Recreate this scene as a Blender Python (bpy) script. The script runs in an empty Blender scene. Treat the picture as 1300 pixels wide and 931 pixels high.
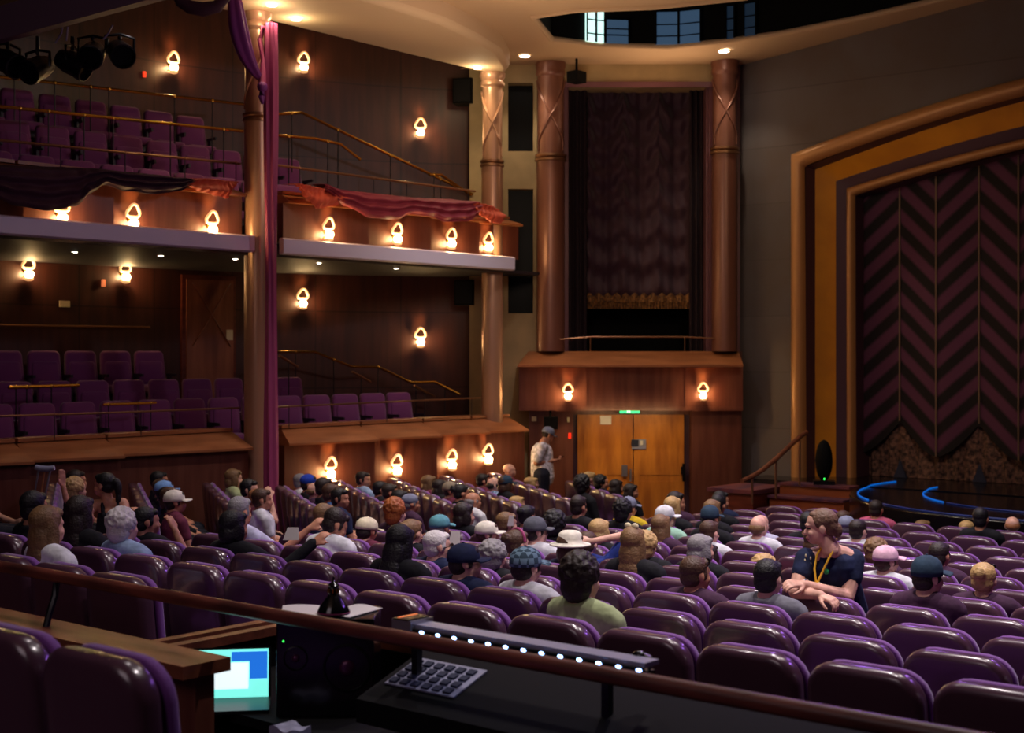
import bpy, bmesh, math, random
from mathutils import Vector, Matrix, Euler

# ---------------------------------------------------------------- camera, world, lights, exposure
EYE = 3.05
C40, S40 = math.cos(math.radians(40)), math.sin(math.radians(40))
scn = bpy.context.scene
col = scn.collection
scn.view_settings.view_transform = 'Standard'
scn.view_settings.look = 'None'
scn.view_settings.gamma = 1.0
scn.view_settings.use_curve_mapping = False
scn.view_settings.exposure = 0.0
cam_d = bpy.data.cameras.new('camera')
cam = bpy.data.objects.new('camera', cam_d)
col.objects.link(cam)
cam.location = (0, 0, EYE)
cam.rotation_euler = (math.radians(90), 0, math.radians(40))
cam_d.sensor_width = 36.0
cam_d.lens = 36.0 * 1800 / 1300
cam_d.shift_y = -15.5 / 1300
cam_d.clip_start = 0.05
cam_d.dof.use_dof = True
cam_d.dof.focus_distance = 9.5
cam_d.dof.aperture_fstop = 3.2
scn.camera = cam
w = bpy.data.worlds.new('world')
scn.world = w
w.use_nodes = True
w.node_tree.nodes['Background'].inputs[0].default_value = (0.10, 0.06, 0.16, 1)
w.node_tree.nodes['Background'].inputs[1].default_value = 0.03
scn.cycles.max_bounces = 5
scn.cycles.diffuse_bounces = 3
scn.cycles.glossy_bounces = 2
scn.cycles.transmission_bounces = 3
scn.cycles.sample_clamp_indirect = 3.0
scn.cycles.sample_clamp_direct = 30.0
scn.cycles.caustics_reflective = False
scn.cycles.caustics_refractive = False
scn.cycles.use_denoising = True

def light(kind, name, loc, energy, color, target=None, size=0.1, spot=60, blend=0.6, sy=None):
    d = bpy.data.lights.new(name, kind)
    d.energy = energy
    d.color = color
    if kind == 'AREA':
        d.size = size
        if sy:
            d.shape = 'RECTANGLE'; d.size_y = sy
    else:
        d.shadow_soft_size = size
    if kind == 'SPOT':
        d.spot_size = math.radians(spot)
        d.spot_blend = blend
    o = bpy.data.objects.new(name, d)
    col.objects.link(o)
    o.location = loc
    if target is not None:
        o.rotation_euler = (Vector(target) - Vector(loc)).to_track_quat('-Z', 'Y').to_euler()
    return o

def ceil_h(t):
    return 4.8 + 0.1 * max(0.0, t + 12.3)

# house downlights in the ceiling over the stalls (world X = across the house, Y = towards the stage)
def QS_(px, py, s=20.5):
    k = (px - 650) / 1800; Z = s / (S40 * k + C40)
    return (C40 * k * Z - S40 * Z, s, EYE + (450 - py) / 1800 * Z)
HOUSE = []
for (lt, ls, e) in ((-2.2, 9.5, 1.0), (-4.6, 8.0, 1.0), (-6.6, 6.2, .30), (-4.6, 12.5, .9), (-8.0, 10.8, .8),
                    (-10.5, 13.0, .55), (-7.5, 14.6, .5), (-12.2, 15.6, .35), (-2.6, 6.0, .6), (-10.8, 9.0, .25)):
    HOUSE.append(light('SPOT', 'house_downlight', (lt, ls, EYE + ceil_h(lt) - 0.15), 1080 * e, (1.0, 0.88, 0.88),
                       (lt, ls + 0.3, 0), size=0.10, spot=95, blend=0.9))
# violet stage wash falling back over the stalls
for (lt, ls) in ((-9.5, 18.6), (-3.5, 18.6), (0.5, 14.0)):
    light('SPOT', 'violet_wash', (lt, ls, EYE + 5.2), 420, (0.42, 0.16, 1.0), (-5.5, 7.5, 0.8), size=0.15, spot=70, blend=0.8)
# added fill lights without fixtures: whole hall, balcony, proscenium, curtain foot, box
light('AREA', 'rear_house_fill', (-3.5, -2.5, EYE + 4.2), 80, (1.0, 0.78, 0.86), (-9.0, 12.0, 2.5), size=4.0)
light('SPOT', 'balcony_fill', (-3.0, 9.0, EYE + 4.6), 110, (0.95, 0.42, 0.75), (-15.8, 11.5, EYE + 1.0), size=0.3, spot=62, blend=1)
light('SPOT', 'balcony_front_fill', (-5.0, 13.5, EYE + 4.4), 180, (0.94, 0.82, 1.0), (-14.6, 12.0, EYE + 1.3), size=0.2, spot=75, blend=1)
light('SPOT', 'proscenium_fill', (-5.5, 13.0, EYE + 4.6), 300, (1.0, 0.74, 0.46), (-10.6, 21.0, 3.6), size=0.3, spot=52, blend=1)
light('SPOT', 'curtain_foot_fill', (-6.0, 13.0, EYE + 4.6), 270, (1.0, 0.68, 0.60), (-8.4, 21.4, 1.5), size=0.2, spot=38, blend=1)
light('SPOT', 'box_fill', (-6.5, 13.5, EYE + 4.6), 110, (1.0, 0.74, 0.58), (-13.4, 18.6, 2.4), size=0.2, spot=50, blend=1)
# narrow violet beam grazing the wall above the arch
_b = QS_(1240, -30)
light('SPOT', 'violet_beam', (_b[0], _b[1] - .35, _b[2]), 26, (0.35, 0.25, 1.0), (_b[0] + .35, _b[1] + .25, _b[2] - 2.2), size=.03, spot=14, blend=.9)
# cove light that washes the ceiling
light('AREA', 'ceiling_cove_light', (-12.6, 19.0, EYE + 3.6), 20, (1.0, 0.66, 0.40), (-12.2, 17.5, EYE + 5.2), size=1.4)
light('AREA', 'ceiling_cove_wash', (-11.0, 13.5, EYE + 2.4), 64, (1.0, 0.74, 0.52), (-12.4, 15.0, EYE + 5), size=1.6)

# ---------------------------------------------------------------- coordinate helpers
def CF(X, Z, h):
    return Vector((C40 * X - S40 * Z, S40 * X + C40 * Z, EYE + h))
def P(px, py, Z):
    return CF((px - 650) / 1800 * Z, Z, (450 - py) / 1800 * Z)
def QT(px, py, t):            # point of the sight line on the plane X = t
    k = (px - 650) / 1800
    return P(px, py, t / (C40 * k - S40))
def QS(px, py, s):            # ... on the plane Y = s
    k = (px - 650) / 1800
    return P(px, py, s / (S40 * k + C40))
def QH(px, py, h):            # ... on the height h above the eye
    return P(px, py, h * 1800 / (450 - py))
def Ffloor(s, t):             # floor height of the raked stalls
    F = 3.05 - 0.74 * (max(0.0, min(19.4, 19.4) - s) / 14.05) ** 2 - 0.04 * max(0.0, -t - 10)
    return EYE - F

def srgb(r, g, b):
    f = lambda c: (c / 255 / 12.92) if c / 255 <= 0.04045 else ((c / 255 + 0.055) / 1.055) ** 2.4
    return (f(r), f(g), f(b), 1)

# ---------------------------------------------------------------- materials
MATS = {}
def mat(name, rgb, rough=0.6, metal=0.0, emit=None, estr=0.0, noise=None, bump=None, spec=0.5, coat=0.0, trans=0.0, sheen=0.0):
    m = bpy.data.materials.new(name)
    m.use_nodes = True
    nt = m.node_tree
    b = nt.nodes['Principled BSDF']
    c = srgb(*rgb)
    b.inputs['Base Color'].default_value = c
    b.inputs['Roughness'].default_value = rough
    b.inputs['Metallic'].default_value = metal
    b.inputs['Specular IOR Level'].default_value = spec
    b.inputs['Coat Weight'].default_value = coat
    b.inputs['Coat Roughness'].default_value = 0.12
    b.inputs['Transmission Weight'].default_value = trans
    b.inputs['Sheen Weight'].default_value = sheen
    if emit:
        b.inputs['Emission Color'].default_value = srgb(*emit)
        b.inputs['Emission Strength'].default_value = estr
    if noise:                       # (second colour, scale vector, detail)
        tc = nt.nodes.new('ShaderNodeTexCoord')
        mp = nt.nodes.new('ShaderNodeMapping')
        mp.inputs['Scale'].default_value = noise[1]
        nz = nt.nodes.new('ShaderNodeTexNoise')
        nz.inputs['Scale'].default_value = 1.0
        nz.inputs['Detail'].default_value = 5
        mx = nt.nodes.new('ShaderNodeMix'); mx.data_type = 'RGBA'
        mx.inputs['A'].default_value = c
        mx.inputs['B'].default_value = srgb(*noise[0])
        rp = nt.nodes.new('ShaderNodeMapRange')
        rp.inputs['From Min'].default_value = 0.35; rp.inputs['From Max'].default_value = 0.65
        nt.links.new(tc.outputs['Object'], mp.inputs[0])
        nt.links.new(mp.outputs[0], nz.inputs['Vector'])
        nt.links.new(nz.outputs[0], rp.inputs[0])
        nt.links.new(rp.outputs[0], mx.inputs['Factor'])
        nt.links.new(mx.outputs['Result'], b.inputs['Base Color'])
    if bump:                        # (scale, strength)
        tc = nt.nodes.new('ShaderNodeTexCoord')
        nz = nt.nodes.new('ShaderNodeTexNoise'); nz.inputs['Scale'].default_value = bump[0]
        bp = nt.nodes.new('ShaderNodeBump'); bp.inputs['Strength'].default_value = bump[1]
        bp.inputs['Distance'].default_value = 0.02
        nt.links.new(tc.outputs['Object'], nz.inputs['Vector'])
        nt.links.new(nz.outputs[0], bp.inputs['Height'])
        nt.links.new(bp.outputs[0], b.inputs['Normal'])
    MATS[name] = m
    return m

def panelled(m, w_, h_, axis, dark=0.35):
    """thin joint lines between panels, as a pattern of the surface"""
    nt = m.node_tree
    b = nt.nodes['Principled BSDF']
    tc = nt.nodes.new('ShaderNodeTexCoord')
    sp = nt.nodes.new('ShaderNodeSeparateXYZ')
    nt.links.new(tc.outputs['Object'], sp.inputs[0])
    cb = nt.nodes.new('ShaderNodeCombineXYZ')
    nt.links.new(sp.outputs[axis], cb.inputs[0])
    nt.links.new(sp.outputs[2], cb.inputs[1])
    br = nt.nodes.new('ShaderNodeTexBrick')
    br.offset = 0.0
    br.inputs['Scale'].default_value = 1.0
    br.inputs['Brick Width'].default_value = w_
    br.inputs['Row Height'].default_value = h_
    br.inputs['Mortar Size'].default_value = 0.012
    br.inputs['Color1'].default_value = (1, 1, 1, 1)
    br.inputs['Color2'].default_value = (0.82, 0.82, 0.82, 1)
    br.inputs['Mortar'].default_value = (dark, dark, dark, 1)
    nt.links.new(cb.outputs[0], br.inputs['Vector'])
    mx = nt.nodes.new('ShaderNodeMix'); mx.data_type = 'RGBA'; mx.blend_type = 'MULTIPLY'
    mx.inputs['Factor'].default_value = 1.0
    src = b.inputs['Base Color'].links
    if src:
        nt.links.new(src[0].from_socket, mx.inputs['A'])
    else:
        mx.inputs['A'].default_value = b.inputs['Base Color'].default_value
    nt.links.new(br.outputs['Color'], mx.inputs['B'])
    nt.links.new(mx.outputs['Result'], b.inputs['Base Color'])
    return m

def objcolor(name, rough=0.7, bump=None, spec=0.3, plaid=False, pattern=False):
    m = bpy.data.materials.new(name)
    m.use_nodes = True
    nt = m.node_tree
    b = nt.nodes['Principled BSDF']
    oi = nt.nodes.new('ShaderNodeObjectInfo')
    b.inputs['Roughness'].default_value = rough
    b.inputs['Specular IOR Level'].default_value = spec
    out = oi.outputs['Color']
    tc = nt.nodes.new('ShaderNodeTexCoord')
    nz = nt.nodes.new('ShaderNodeTexNoise')
    nz.inputs['Scale'].default_value = 16 if not pattern else 22
    mx = nt.nodes.new('ShaderNodeMix'); mx.data_type = 'RGBA'; mx.blend_type = 'MULTIPLY'
    nt.links.new(tc.outputs['Object'], nz.inputs['Vector'])
    if plaid:
        nz = nt.nodes.new('ShaderNodeTexChecker'); nz.inputs['Scale'].default_value = 28
        nt.links.new(tc.outputs['Object'], nz.inputs['Vector'])
        nz.inputs['Color1'].default_value = (1, 1, 1, 1); nz.inputs['Color2'].default_value = (.25, .28, .3, 1)
        nt.links.new(nz.outputs['Color'], mx.inputs['B'])
        mx.inputs['Factor'].default_value = 1
    else:
        mr = nt.nodes.new('ShaderNodeMapRange')
        mr.inputs['From Min'].default_value = .45 if pattern else .35
        mr.inputs['From Max'].default_value = .55 if pattern else .65
        mr.inputs['To Min'].default_value = 0.55 if pattern else 0.7
        nt.links.new(nz.outputs[0], mr.inputs[0])
        nt.links.new(mr.outputs[0], mx.inputs['B'])
        mx.inputs['Factor'].default_value = 1
    nt.links.new(out, mx.inputs['A'])
    nt.links.new(mx.outputs['Result'], b.inputs['Base Color'])
    if bump:
        n2 = nt.nodes.new('ShaderNodeTexNoise'); n2.inputs['Scale'].default_value = bump[0]
        bp = nt.nodes.new('ShaderNodeBump'); bp.inputs['Strength'].default_value = bump[1]; bp.inputs['Distance'].default_value = 0.02
        nt.links.new(tc.outputs['Object'], n2.inputs['Vector'])
        nt.links.new(n2.outputs[0], bp.inputs['Height'])
        nt.links.new(bp.outputs[0], b.inputs['Normal'])
    MATS[name] = m
    return m

M = MATS
mat('carpet', (46, 28, 44), 0.95, noise=((70, 34, 50), (3, 3, 3)))
mat('mahogany', (112, 50, 34), 0.35, noise=((84, 34, 24), (2, 2, 14)), spec=0.5)
panelled(mat('mahogany_wall', (80, 42, 34), 0.4, noise=((64, 34, 28), (9, 9, 1))), 1.3, 1.25, 1, 0.45)
mat('mahogany_plain', (112, 66, 50), 0.4, noise=((92, 46, 34), (9, 9, 1)))
mat('ledge_wood', (176, 112, 70), 0.35, noise=((150, 92, 56), (2, 2, 18)))
mat('brown_wood', (128, 72, 48), 0.4, noise=((96, 52, 34), (3, 12, 12)))
mat('rail_wood', (122, 62, 50), 0.4, noise=((70, 36, 30), (3, 12, 12)))
mat('amber_wood', (214, 136, 48), 0.42, noise=((170, 98, 34), (6, 6, 1.2)))
mat('door_wood', (150, 88, 62), 0.45, noise=((120, 66, 46), (8, 8, 1)))
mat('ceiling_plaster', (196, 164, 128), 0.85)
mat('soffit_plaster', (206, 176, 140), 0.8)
mat('beige_plaster', (182, 156, 112), 0.8, noise=((160, 138, 98), (2, 2, 2)))
panelled(mat('taupe_wall', (104, 96, 96), 0.8, noise=((98, 84, 78), (1, 1, 1))), 30, 0.92, 0, 0.75)
mat('column_gold', (186, 142, 112), 0.32, metal=0.3, spec=0.6)
mat('column_bronze', (128, 82, 66), 0.36, metal=0.25, spec=0.6)
mat('column_plum', (120, 78, 86), 0.45, metal=0.1)
mat('brass', (214, 164, 70), 0.25, metal=1.0)
mat('dull_brass', (150, 110, 80), 0.35, metal=0.8)
mat('gold_cove', (222, 146, 14), 0.5, noise=((204, 130, 10), (2, 2, 2)))
mat('gold_mould', (190, 136, 84), 0.4, metal=0.2)
mat('plum_frame', (74, 46, 60), 0.5)
mat('fascia_lilac', (228, 222, 244), 0.35)
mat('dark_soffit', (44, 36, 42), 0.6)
mat('black', (7, 7, 8), 0.8, spec=0.15)
mat('black_gloss', (10, 10, 13), 0.15)
mat('black_metal', (22, 22, 25), 0.35, metal=0.5)
mat('dark_glass', (6, 8, 10), 0.45, spec=0.15)
mat('stage_floor', (14, 12, 15), 0.18)
mat('seat_shell', (76, 48, 64), 0.28, spec=0.6, coat=0.5)
mat('seat_fabric', (112, 46, 142), 0.75, sheen=0.5, bump=(220, .2))
mat('seat_dark', (30, 20, 30), 0.5)
mat('balcony_fabric', (124, 54, 112), 0.85, sheen=0.3, bump=(180, .2))
mat('bridge_plum', (112, 86, 104), 0.6)
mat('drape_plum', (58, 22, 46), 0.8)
mat('drape_warm_lit', (196, 78, 50), 0.7)  # warm lamp light on the swag ends put into the cloth colour
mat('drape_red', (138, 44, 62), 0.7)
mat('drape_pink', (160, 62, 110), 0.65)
mat('drape_violet', (120, 44, 124), 0.65)
mat('box_curtain', (54, 24, 44), 0.7, sheen=0.2)
mat('curtain_side', (36, 18, 30), 0.8)
mat('fringe_gold', (150, 104, 54), 0.8, noise=((70, 44, 26), (26, 26, 26)), bump=(40, 1.0))
mat('fringe_brown', (136, 100, 84), 0.8, noise=((40, 26, 26), (16, 16, 16)), bump=(22, 1.0))
mat('cord_gold', (120, 96, 74), 0.5)
mat('led_blue', (10, 60, 160), 0.4, emit=(10, 130, 255), estr=0.42)
mat('led_blue_dim', (8, 40, 110), 0.4, emit=(8, 70, 190), estr=0.05)
mat('led_white', (200, 220, 255), 0.4, emit=(150, 190, 255), estr=9)
mat('led_red', (160, 20, 10), 0.4, emit=(255, 50, 20), estr=1.0)
mat('led_green', (20, 160, 50), 0.4, emit=(60, 255, 90), estr=2)
mat('led_orange', (230, 120, 70), 0.4, emit=(240, 130, 80), estr=0.6)
mat('sign_green', (20, 180, 110), 0.4, emit=(10, 240, 135), estr=1.3)
mat('sign_white', (220, 255, 240), 0.4, emit=(225, 255, 240), estr=1.6)
mat('lamp_white', (255, 250, 240), 0.4, emit=(255, 246, 228), estr=22)
mat('bulb', (255, 230, 170), 0.4, emit=(255, 222, 160), estr=60)
mat('sconce_glass', (250, 230, 200), 0.25, emit=(255, 190, 120), estr=0.8)
mat('window_bright', (220, 255, 250), 0.4, emit=(205, 255, 245), estr=1.25)
mat('window_blue', (70, 100, 130), 0.4, emit=(66, 96, 128), estr=0.42)
mat('window_dim', (40, 60, 80), 0.4, emit=(34, 54, 76), estr=0.28)
mat('grey_metal', (158, 160, 184), 0.4, metal=0.3)
mat('silver', (176, 176, 184), 0.3, metal=0.8)
mat('paper', (232, 228, 222), 0.8)
mat('cream', (222, 208, 170), 0.7)
mat('screen_cyan', (120, 240, 230), 0.4, emit=(130, 250, 235), estr=1.0)
mat('screen_blue', (30, 110, 210), 0.4, emit=(30, 110, 215), estr=1.0)
mat('screen_white', (235, 250, 255), 0.4, emit=(235, 250, 255), estr=1.0)
mat('speaker_cone', (90, 40, 80), 0.3, metal=0.4)  # violet reflection on the woofer put into the dust cap colour
mat('stair_carpet', (70, 34, 60), 0.9, noise=((110, 50, 50), (5, 1, 5)))
mat('stair_wood', (140, 72, 40), 0.4)
mat('yellow', (228, 174, 40), 0.6)
mat('green_badge', (20, 150, 84), 0.5)
mat('eye_dark', (30, 22, 20), 0.3)
mat('lip', (176, 96, 88), 0.5)
mat('jeans', (36, 42, 66), 0.8)
objcolor('skin', 0.5, spec=0.4)
objcolor('hair', 0.55, bump=(70, 0.35), spec=0.4)
objcolor('cloth', 0.85, bump=(14, 0.35))
objcolor('cloth_pattern', 0.85, pattern=True)
objcolor('cloth_plaid', 0.85, plaid=True)

# ---------------------------------------------------------------- mesh builder
class MB:
    def __init__(s):
        s.v = []; s.f = []; s.smooth = []; s.mi = []; s.cur = 0
    def add(s, vs, fs, sm=False):
        n = len(s.v)
        s.v += [tuple(v) for v in vs]
        for f in fs:
            s.f.append(tuple(i + n for i in f)); s.smooth.append(sm); s.mi.append(s.cur)
        return s
    def box(s, x0, x1, y0, y1, z0, z1, m=None):
        vs = [(x, y, z) for x in (x0, x1) for y in (y0, y1) for z in (z0, z1)]
        if m is not None:
            vs = [m @ Vector(v) for v in vs]
        return s.add(vs, [(0, 1, 3, 2), (4, 6, 7, 5), (0, 4, 5, 1), (2, 3, 7, 6), (0, 2, 6, 4), (1, 5, 7, 3)])
    def tube(s, pts, r, n=8, cap=True, rs=None):
        pts = [Vector(p) for p in pts]
        rings = []
        up = Vector((0, 0, 1))
        for i, p in enumerate(pts):
            a = pts[max(0, i - 1)]; b = pts[min(len(pts) - 1, i + 1)]
            d = (b - a).normalized()
            u = d.cross(up)
            if u.length < 0.05:
                u = d.cross(Vector((1, 0, 0)))
            u.normalize()
            v = u.cross(d).normalized()
            rr = rs[i] if rs else r
            rings.append([p + (u * math.cos(2 * math.pi * k / n) + v * math.sin(2 * math.pi * k / n)) * rr for k in range(n)])
        vs = [q for R in rings for q in R]
        fs = []
        for i in range(len(rings) - 1):
            for k in range(n):
                fs.append((i * n + k, i * n + (k + 1) % n, (i + 1) * n + (k + 1) % n, (i + 1) * n + k))
        if cap:
            fs.append(tuple(reversed(range(n)))); fs.append(tuple((len(rings) - 1) * n + k for k in range(n)))
        return s.add(vs, fs, True)
    def lathe(s, prof, n=24, c=(0, 0, 0), m=None, cap=True):
        vs = []
        for (r, z) in prof:
            for k in range(n):
                a = 2 * math.pi * k / n
                q = Vector((c[0] + r * math.cos(a), c[1] + r * math.sin(a), c[2] + z))
                vs.append(m @ q if m is not None else q)
        fs = []
        for i in range(len(prof) - 1):
            for k in range(n):
                fs.append((i * n + k, i * n + (k + 1) % n, (i + 1) * n + (k + 1) % n, (i + 1) * n + k))
        if cap:
            fs.append(tuple(reversed(range(n)))); fs.append(tuple((len(prof) - 1) * n + k for k in range(n)))
        return s.add(vs, fs, True)
    def ell(s, c, r, n=12, m=None):
        vs = []; fs = []
        h = n // 2
        for i in range(1, h):
            th = math.pi * i / h
            for k in range(n):
                a = 2 * math.pi * k / n
                vs.append(Vector((c[0] + r[0] * math.sin(th) * math.cos(a), c[1] + r[1] * math.sin(th) * math.sin(a), c[2] + r[2] * math.cos(th))))
        t = len(vs); vs.append(Vector((c[0], c[1], c[2] + r[2]))); vs.append(Vector((c[0], c[1], c[2] - r[2])))
        for i in range(h - 2):
            for k in range(n):
                fs.append((i * n + k, (i + 1) * n + k, (i + 1) * n + (k + 1) % n, i * n + (k + 1) % n))
        for k in range(n):
            fs.append((t, k, (k + 1) % n)); fs.append((t + 1, (h - 2) * n + (k + 1) % n, (h - 2) * n + k))
        if m is not None:
            vs = [m @ v for v in vs]
        return s.add(vs, fs, True)
    def grid(s, fn, nu, nv, sm=True):
        vs = [fn(i / nu, j / nv) for i in range(nu + 1) for j in range(nv + 1)]
        fs = [(i * (nv + 1) + j, (i + 1) * (nv + 1) + j, (i + 1) * (nv + 1) + j + 1, i * (nv + 1) + j + 1) for i in range(nu) for j in range(nv)]
        return s.add(vs, fs, sm)
    def slab(s, fn, nu, nv, th):
        """a double-sided sheet of real thickness th (Vector)"""
        th = Vector(th)
        s.grid(fn, nu, nv)
        s.grid(lambda a, b: Vector(fn(a, b)) + th, nu, nv)
        n = nu * 2 + nv * 2
        edge = [(i / nu, 0) for i in range(nu)] + [(1, j / nv) for j in range(nv)] + [(1 - i / nu, 1) for i in range(nu)] + [(0, 1 - j / nv) for j in range(nv)]
        a = [Vector(fn(*e)) for e in edge]; b = [p + th for p in a]
        return s.add(a + b, [(k, (k + 1) % n, n + (k + 1) % n, n + k) for k in range(n)])
    def prism(s, poly, z0, z1, fn=None):
        n = len(poly)
        fn = fn or (lambda x, y, z: (x, y, z))
        vs = [fn(x, y, z0) for x, y in poly] + [fn(x, y, z1) for x, y in poly]
        return s.add(vs, [tuple(range(n)), tuple(reversed(range(n, 2 * n)))] + [(k, (k + 1) % n, n + (k + 1) % n, n + k) for k in range(n)])
    def mesh(s, name):
        me = bpy.data.meshes.new(name)
        me.from_pydata(s.v, [], s.f)
        me.polygons.foreach_set('use_smooth', s.smooth)
        me.polygons.foreach_set('material_index', s.mi)
        bm = bmesh.new(); bm.from_mesh(me)
        bmesh.ops.remove_doubles(bm, verts=bm.verts, dist=1e-5)
        bmesh.ops.recalc_face_normals(bm, faces=bm.faces)
        bm.to_mesh(me); bm.free()
        return me
    def build(s, name, m, parent=None, sharp=True):
        me = s.mesh(name)
        ms = m if isinstance(m, (list, tuple)) else [m]
        for x in ms:
            me.materials.append(MATS[x] if isinstance(x, str) else x)
        o = bpy.data.objects.new(name, me)
        col.objects.link(o)
        if parent: o.parent = parent
        if sharp:
            me.set_sharp_from_angle(angle=math.radians(42))
        return o

def rounded(w, z0, z1, rt, rb, grow=0.0, n=5, taper=0.0):
    """outline (x,z) of a panel with rounded corners, offset by grow"""
    pts = []
    w2 = w / 2
    for (cx, cz, r, st) in ((w2 - rt, z1 - rt, rt, 0), (-w2 + rt, z1 - rt, rt, 90), (-w2 + rb, z0 + rb, rb, 180), (w2 - rb, z0 + rb, rb, 270)):
        for k in range(n + 1):
            a = math.radians(st + 90 * k / n)
            rr = max(r + grow, 0.002)
            x, z = cx + rr * math.cos(a), cz + rr * math.sin(a)
            pts.append((x * (1 - taper * (z - z0) / (z1 - z0)), z))
    return pts

def pillow(mb, outline, y0, y1, bev, shear=0.0, zref=0.0, bulge=0.0, n=4, bow=0.0):
    """solid with rounded edges between y0 and y1; outline(grow) gives an (x,z) loop"""
    L = [(y0 - bulge, -bev * 2.2)] if bulge else []
    L += [(y0 + bev - bev * math.cos(math.pi / 2 * k / n), -bev + bev * math.sin(math.pi / 2 * k / n)) for k in range(n + 1)]
    L += [(y1 - bev + bev * math.sin(math.pi / 2 * k / n), -bev + bev * math.cos(math.pi / 2 * k / n)) for k in range(n + 1)]
    if bulge: L += [(y1 + bulge, -bev * 2.2)]
    vs = []; cnt = 0
    for (y, g) in L:
        o = outline(g); cnt = len(o)
        for (x, z) in o:
            vs.append((x, y - shear * (z - zref) + bow * x * x, z))
    fs = []
    for i in range(len(L) - 1):
        for k in range(cnt):
            fs.append((i * cnt + k, i * cnt + (k + 1) % cnt, (i + 1) * cnt + (k + 1) % cnt, (i + 1) * cnt + k))
    fs.append(tuple(reversed(range(cnt)))); fs.append(tuple((len(L) - 1) * cnt + k for k in range(cnt)))
    mb.add(vs, fs, True)
    return mb

def empty(name, loc, rz=0.0):
    o = bpy.data.objects.new(name, None)
    o.empty_display_size = 0.1
    col.objects.link(o)
    o.location = loc
    o.rotation_euler = (0, 0, rz)
    return o
def tag(o, label, cat, group=None):
    o['label'] = label; o['category'] = cat
    if group: o['group'] = group
    return o
def struct(o):
    o['kind'] = 'structure'
    return o
def copy_tree(o, parent=None):
    c = o.copy(); col.objects.link(c); c.parent = parent
    for ch in list(o.children):
        copy_tree(ch, c)
    return c
def cf(o):                      # mesh written as (right, ahead, up) seen from the desk: turn it into the house
    o.rotation_euler = (0, 0, math.radians(40)); o.location = (0, 0, EYE)
    return o
ORD = ['zeroth', 'first', 'second', 'third', 'fourth', 'fifth', 'sixth', 'seventh', 'eighth', 'ninth', 'tenth', 'eleventh', 'twelfth',
       'thirteenth', 'fourteenth', 'fifteenth', 'sixteenth', 'seventeenth', 'eighteenth']

# ================================================================ ROOM SHELL
# raked floor of the stalls
mb = MB()
mb.grid(lambda a, b: ((-15.4 + 18.2 * a), 3.62 + 18.2 * b, Ffloor(3.62 + 18.2 * b, -15.4 + 18.2 * a)), 24, 40)
struct(mb.build('floor', 'carpet'))
mb = MB(); mb.box(-15.4, 2.8, -4.2, 3.56, 0.9, 1.12)
struct(mb.build('floor', 'carpet'))
struct(MB().box(-15.4, 2.8, -4.3, -4.1, 0, 9.2).build('wall_back', 'mahogany_wall'))
struct(MB().box(2.6, 2.8, -4.2, 20.6, 0, 9.2).build('wall_right', 'mahogany_wall'))

def fill(loops, fn, cuts=0):
    """flat region with holes: loops of (a,b); fn maps (a,b) to 3-D"""
    bm = bmesh.new()
    for lp in loops:
        vs = [bm.verts.new((a, b, 0)) for a, b in lp]
        for i in range(len(vs)):
            bm.edges.new((vs[i], vs[(i + 1) % len(vs)]))
    bmesh.ops.triangle_fill(bm, edges=bm.edges[:], use_beauty=True)
    for _ in range(cuts):
        bmesh.ops.subdivide_edges(bm, edges=bm.edges[:], cuts=1, use_grid_fill=True)
    vs = [fn(v.co.x, v.co.y) for v in bm.verts]
    bm.verts.index_update()
    fs = [tuple(v.index for v in f.verts) for f in bm.faces]
    bm.free()
    return vs, fs

# ceiling with the curved lighting slot
far_edge = [(-13.4, 16.9), (-13.1, 17.7), (-12.36, 18.5), (-11.55, 19.05), (-10.8, 19.4), (-9.6, 19.7), (-8.4, 19.85), (-6.3, 19.9)]
near_edge = [(-6.3, 17.7), (-7.9, 17.7), (-9.2, 17.6), (-10.3, 17.3), (-11.3, 16.6), (-12.1, 15.75), (-12.7, 15.6)]
slot = far_edge + near_edge
def zc(x, y): return (x, y, EYE + ceil_h(x))
mb = MB()
vs, fs = fill([[(-14.92, -4.2), (2.8, -4.2), (2.8, 22), (-12.3, 22), (-19, 22), (-19, 17.7), (-14.92, 17.7)], slot], zc, 3)
mb.add(vs, fs)
# lip and inside of the slot
n = len(slot)
mb2 = MB()
lip = [Vector(zc(x, y)) for x, y in slot]; top = [p + Vector((0, 0, 1.5)) for p in lip]
mb2.add(lip + top, [(k, (k + 1) % n, n + (k + 1) % n, n + k) for k in range(n)] + [tuple(range(n, 2 * n))])
struct(mb.build('ceiling', 'ceiling_plaster'))
r = struct(mb2.build('ceiling', 'black'))
struct(MB().tube(lip + [lip[0]], 0.045, 8, cap=False).build('trim_1', 'ceiling_plaster'))

# lower soffit band over the side balcony: outer edge curves away to the far column
edgeB = [(-13.0, 2.0), (-12.95, 8.0), (-12.95, 11.5), (-13.0, 13.2), (-13.1, 14.2), (-13.4, 15.2), (-13.8, 16.2), (-14.4, 17.1), (-14.9, 17.55)]
inner = [(-14.95, 17.4), (-14.85, 12.5), (-14.85, 8.0), (-14.95, 2.0)]
mb = MB()
poly = edgeB + inner
mb.prism(poly, EYE + 4.5, EYE + 5.0)
o = struct(mb.build('ceiling', 'soffit_plaster'))
bv = o.modifiers.new('bevel', 'BEVEL'); bv.width = 0.1; bv.segments = 3; bv.limit_method = 'ANGLE'
# strip of ceiling that closes the balcony's head
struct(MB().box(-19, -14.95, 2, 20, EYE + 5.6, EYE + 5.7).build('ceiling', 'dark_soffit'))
mb = MB(); mb.box(-14.98, -14.90, 2, 17.4, EYE + 4.9, EYE + 5.65)
struct(mb.build('trim_2', 'soffit_plaster'))

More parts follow.
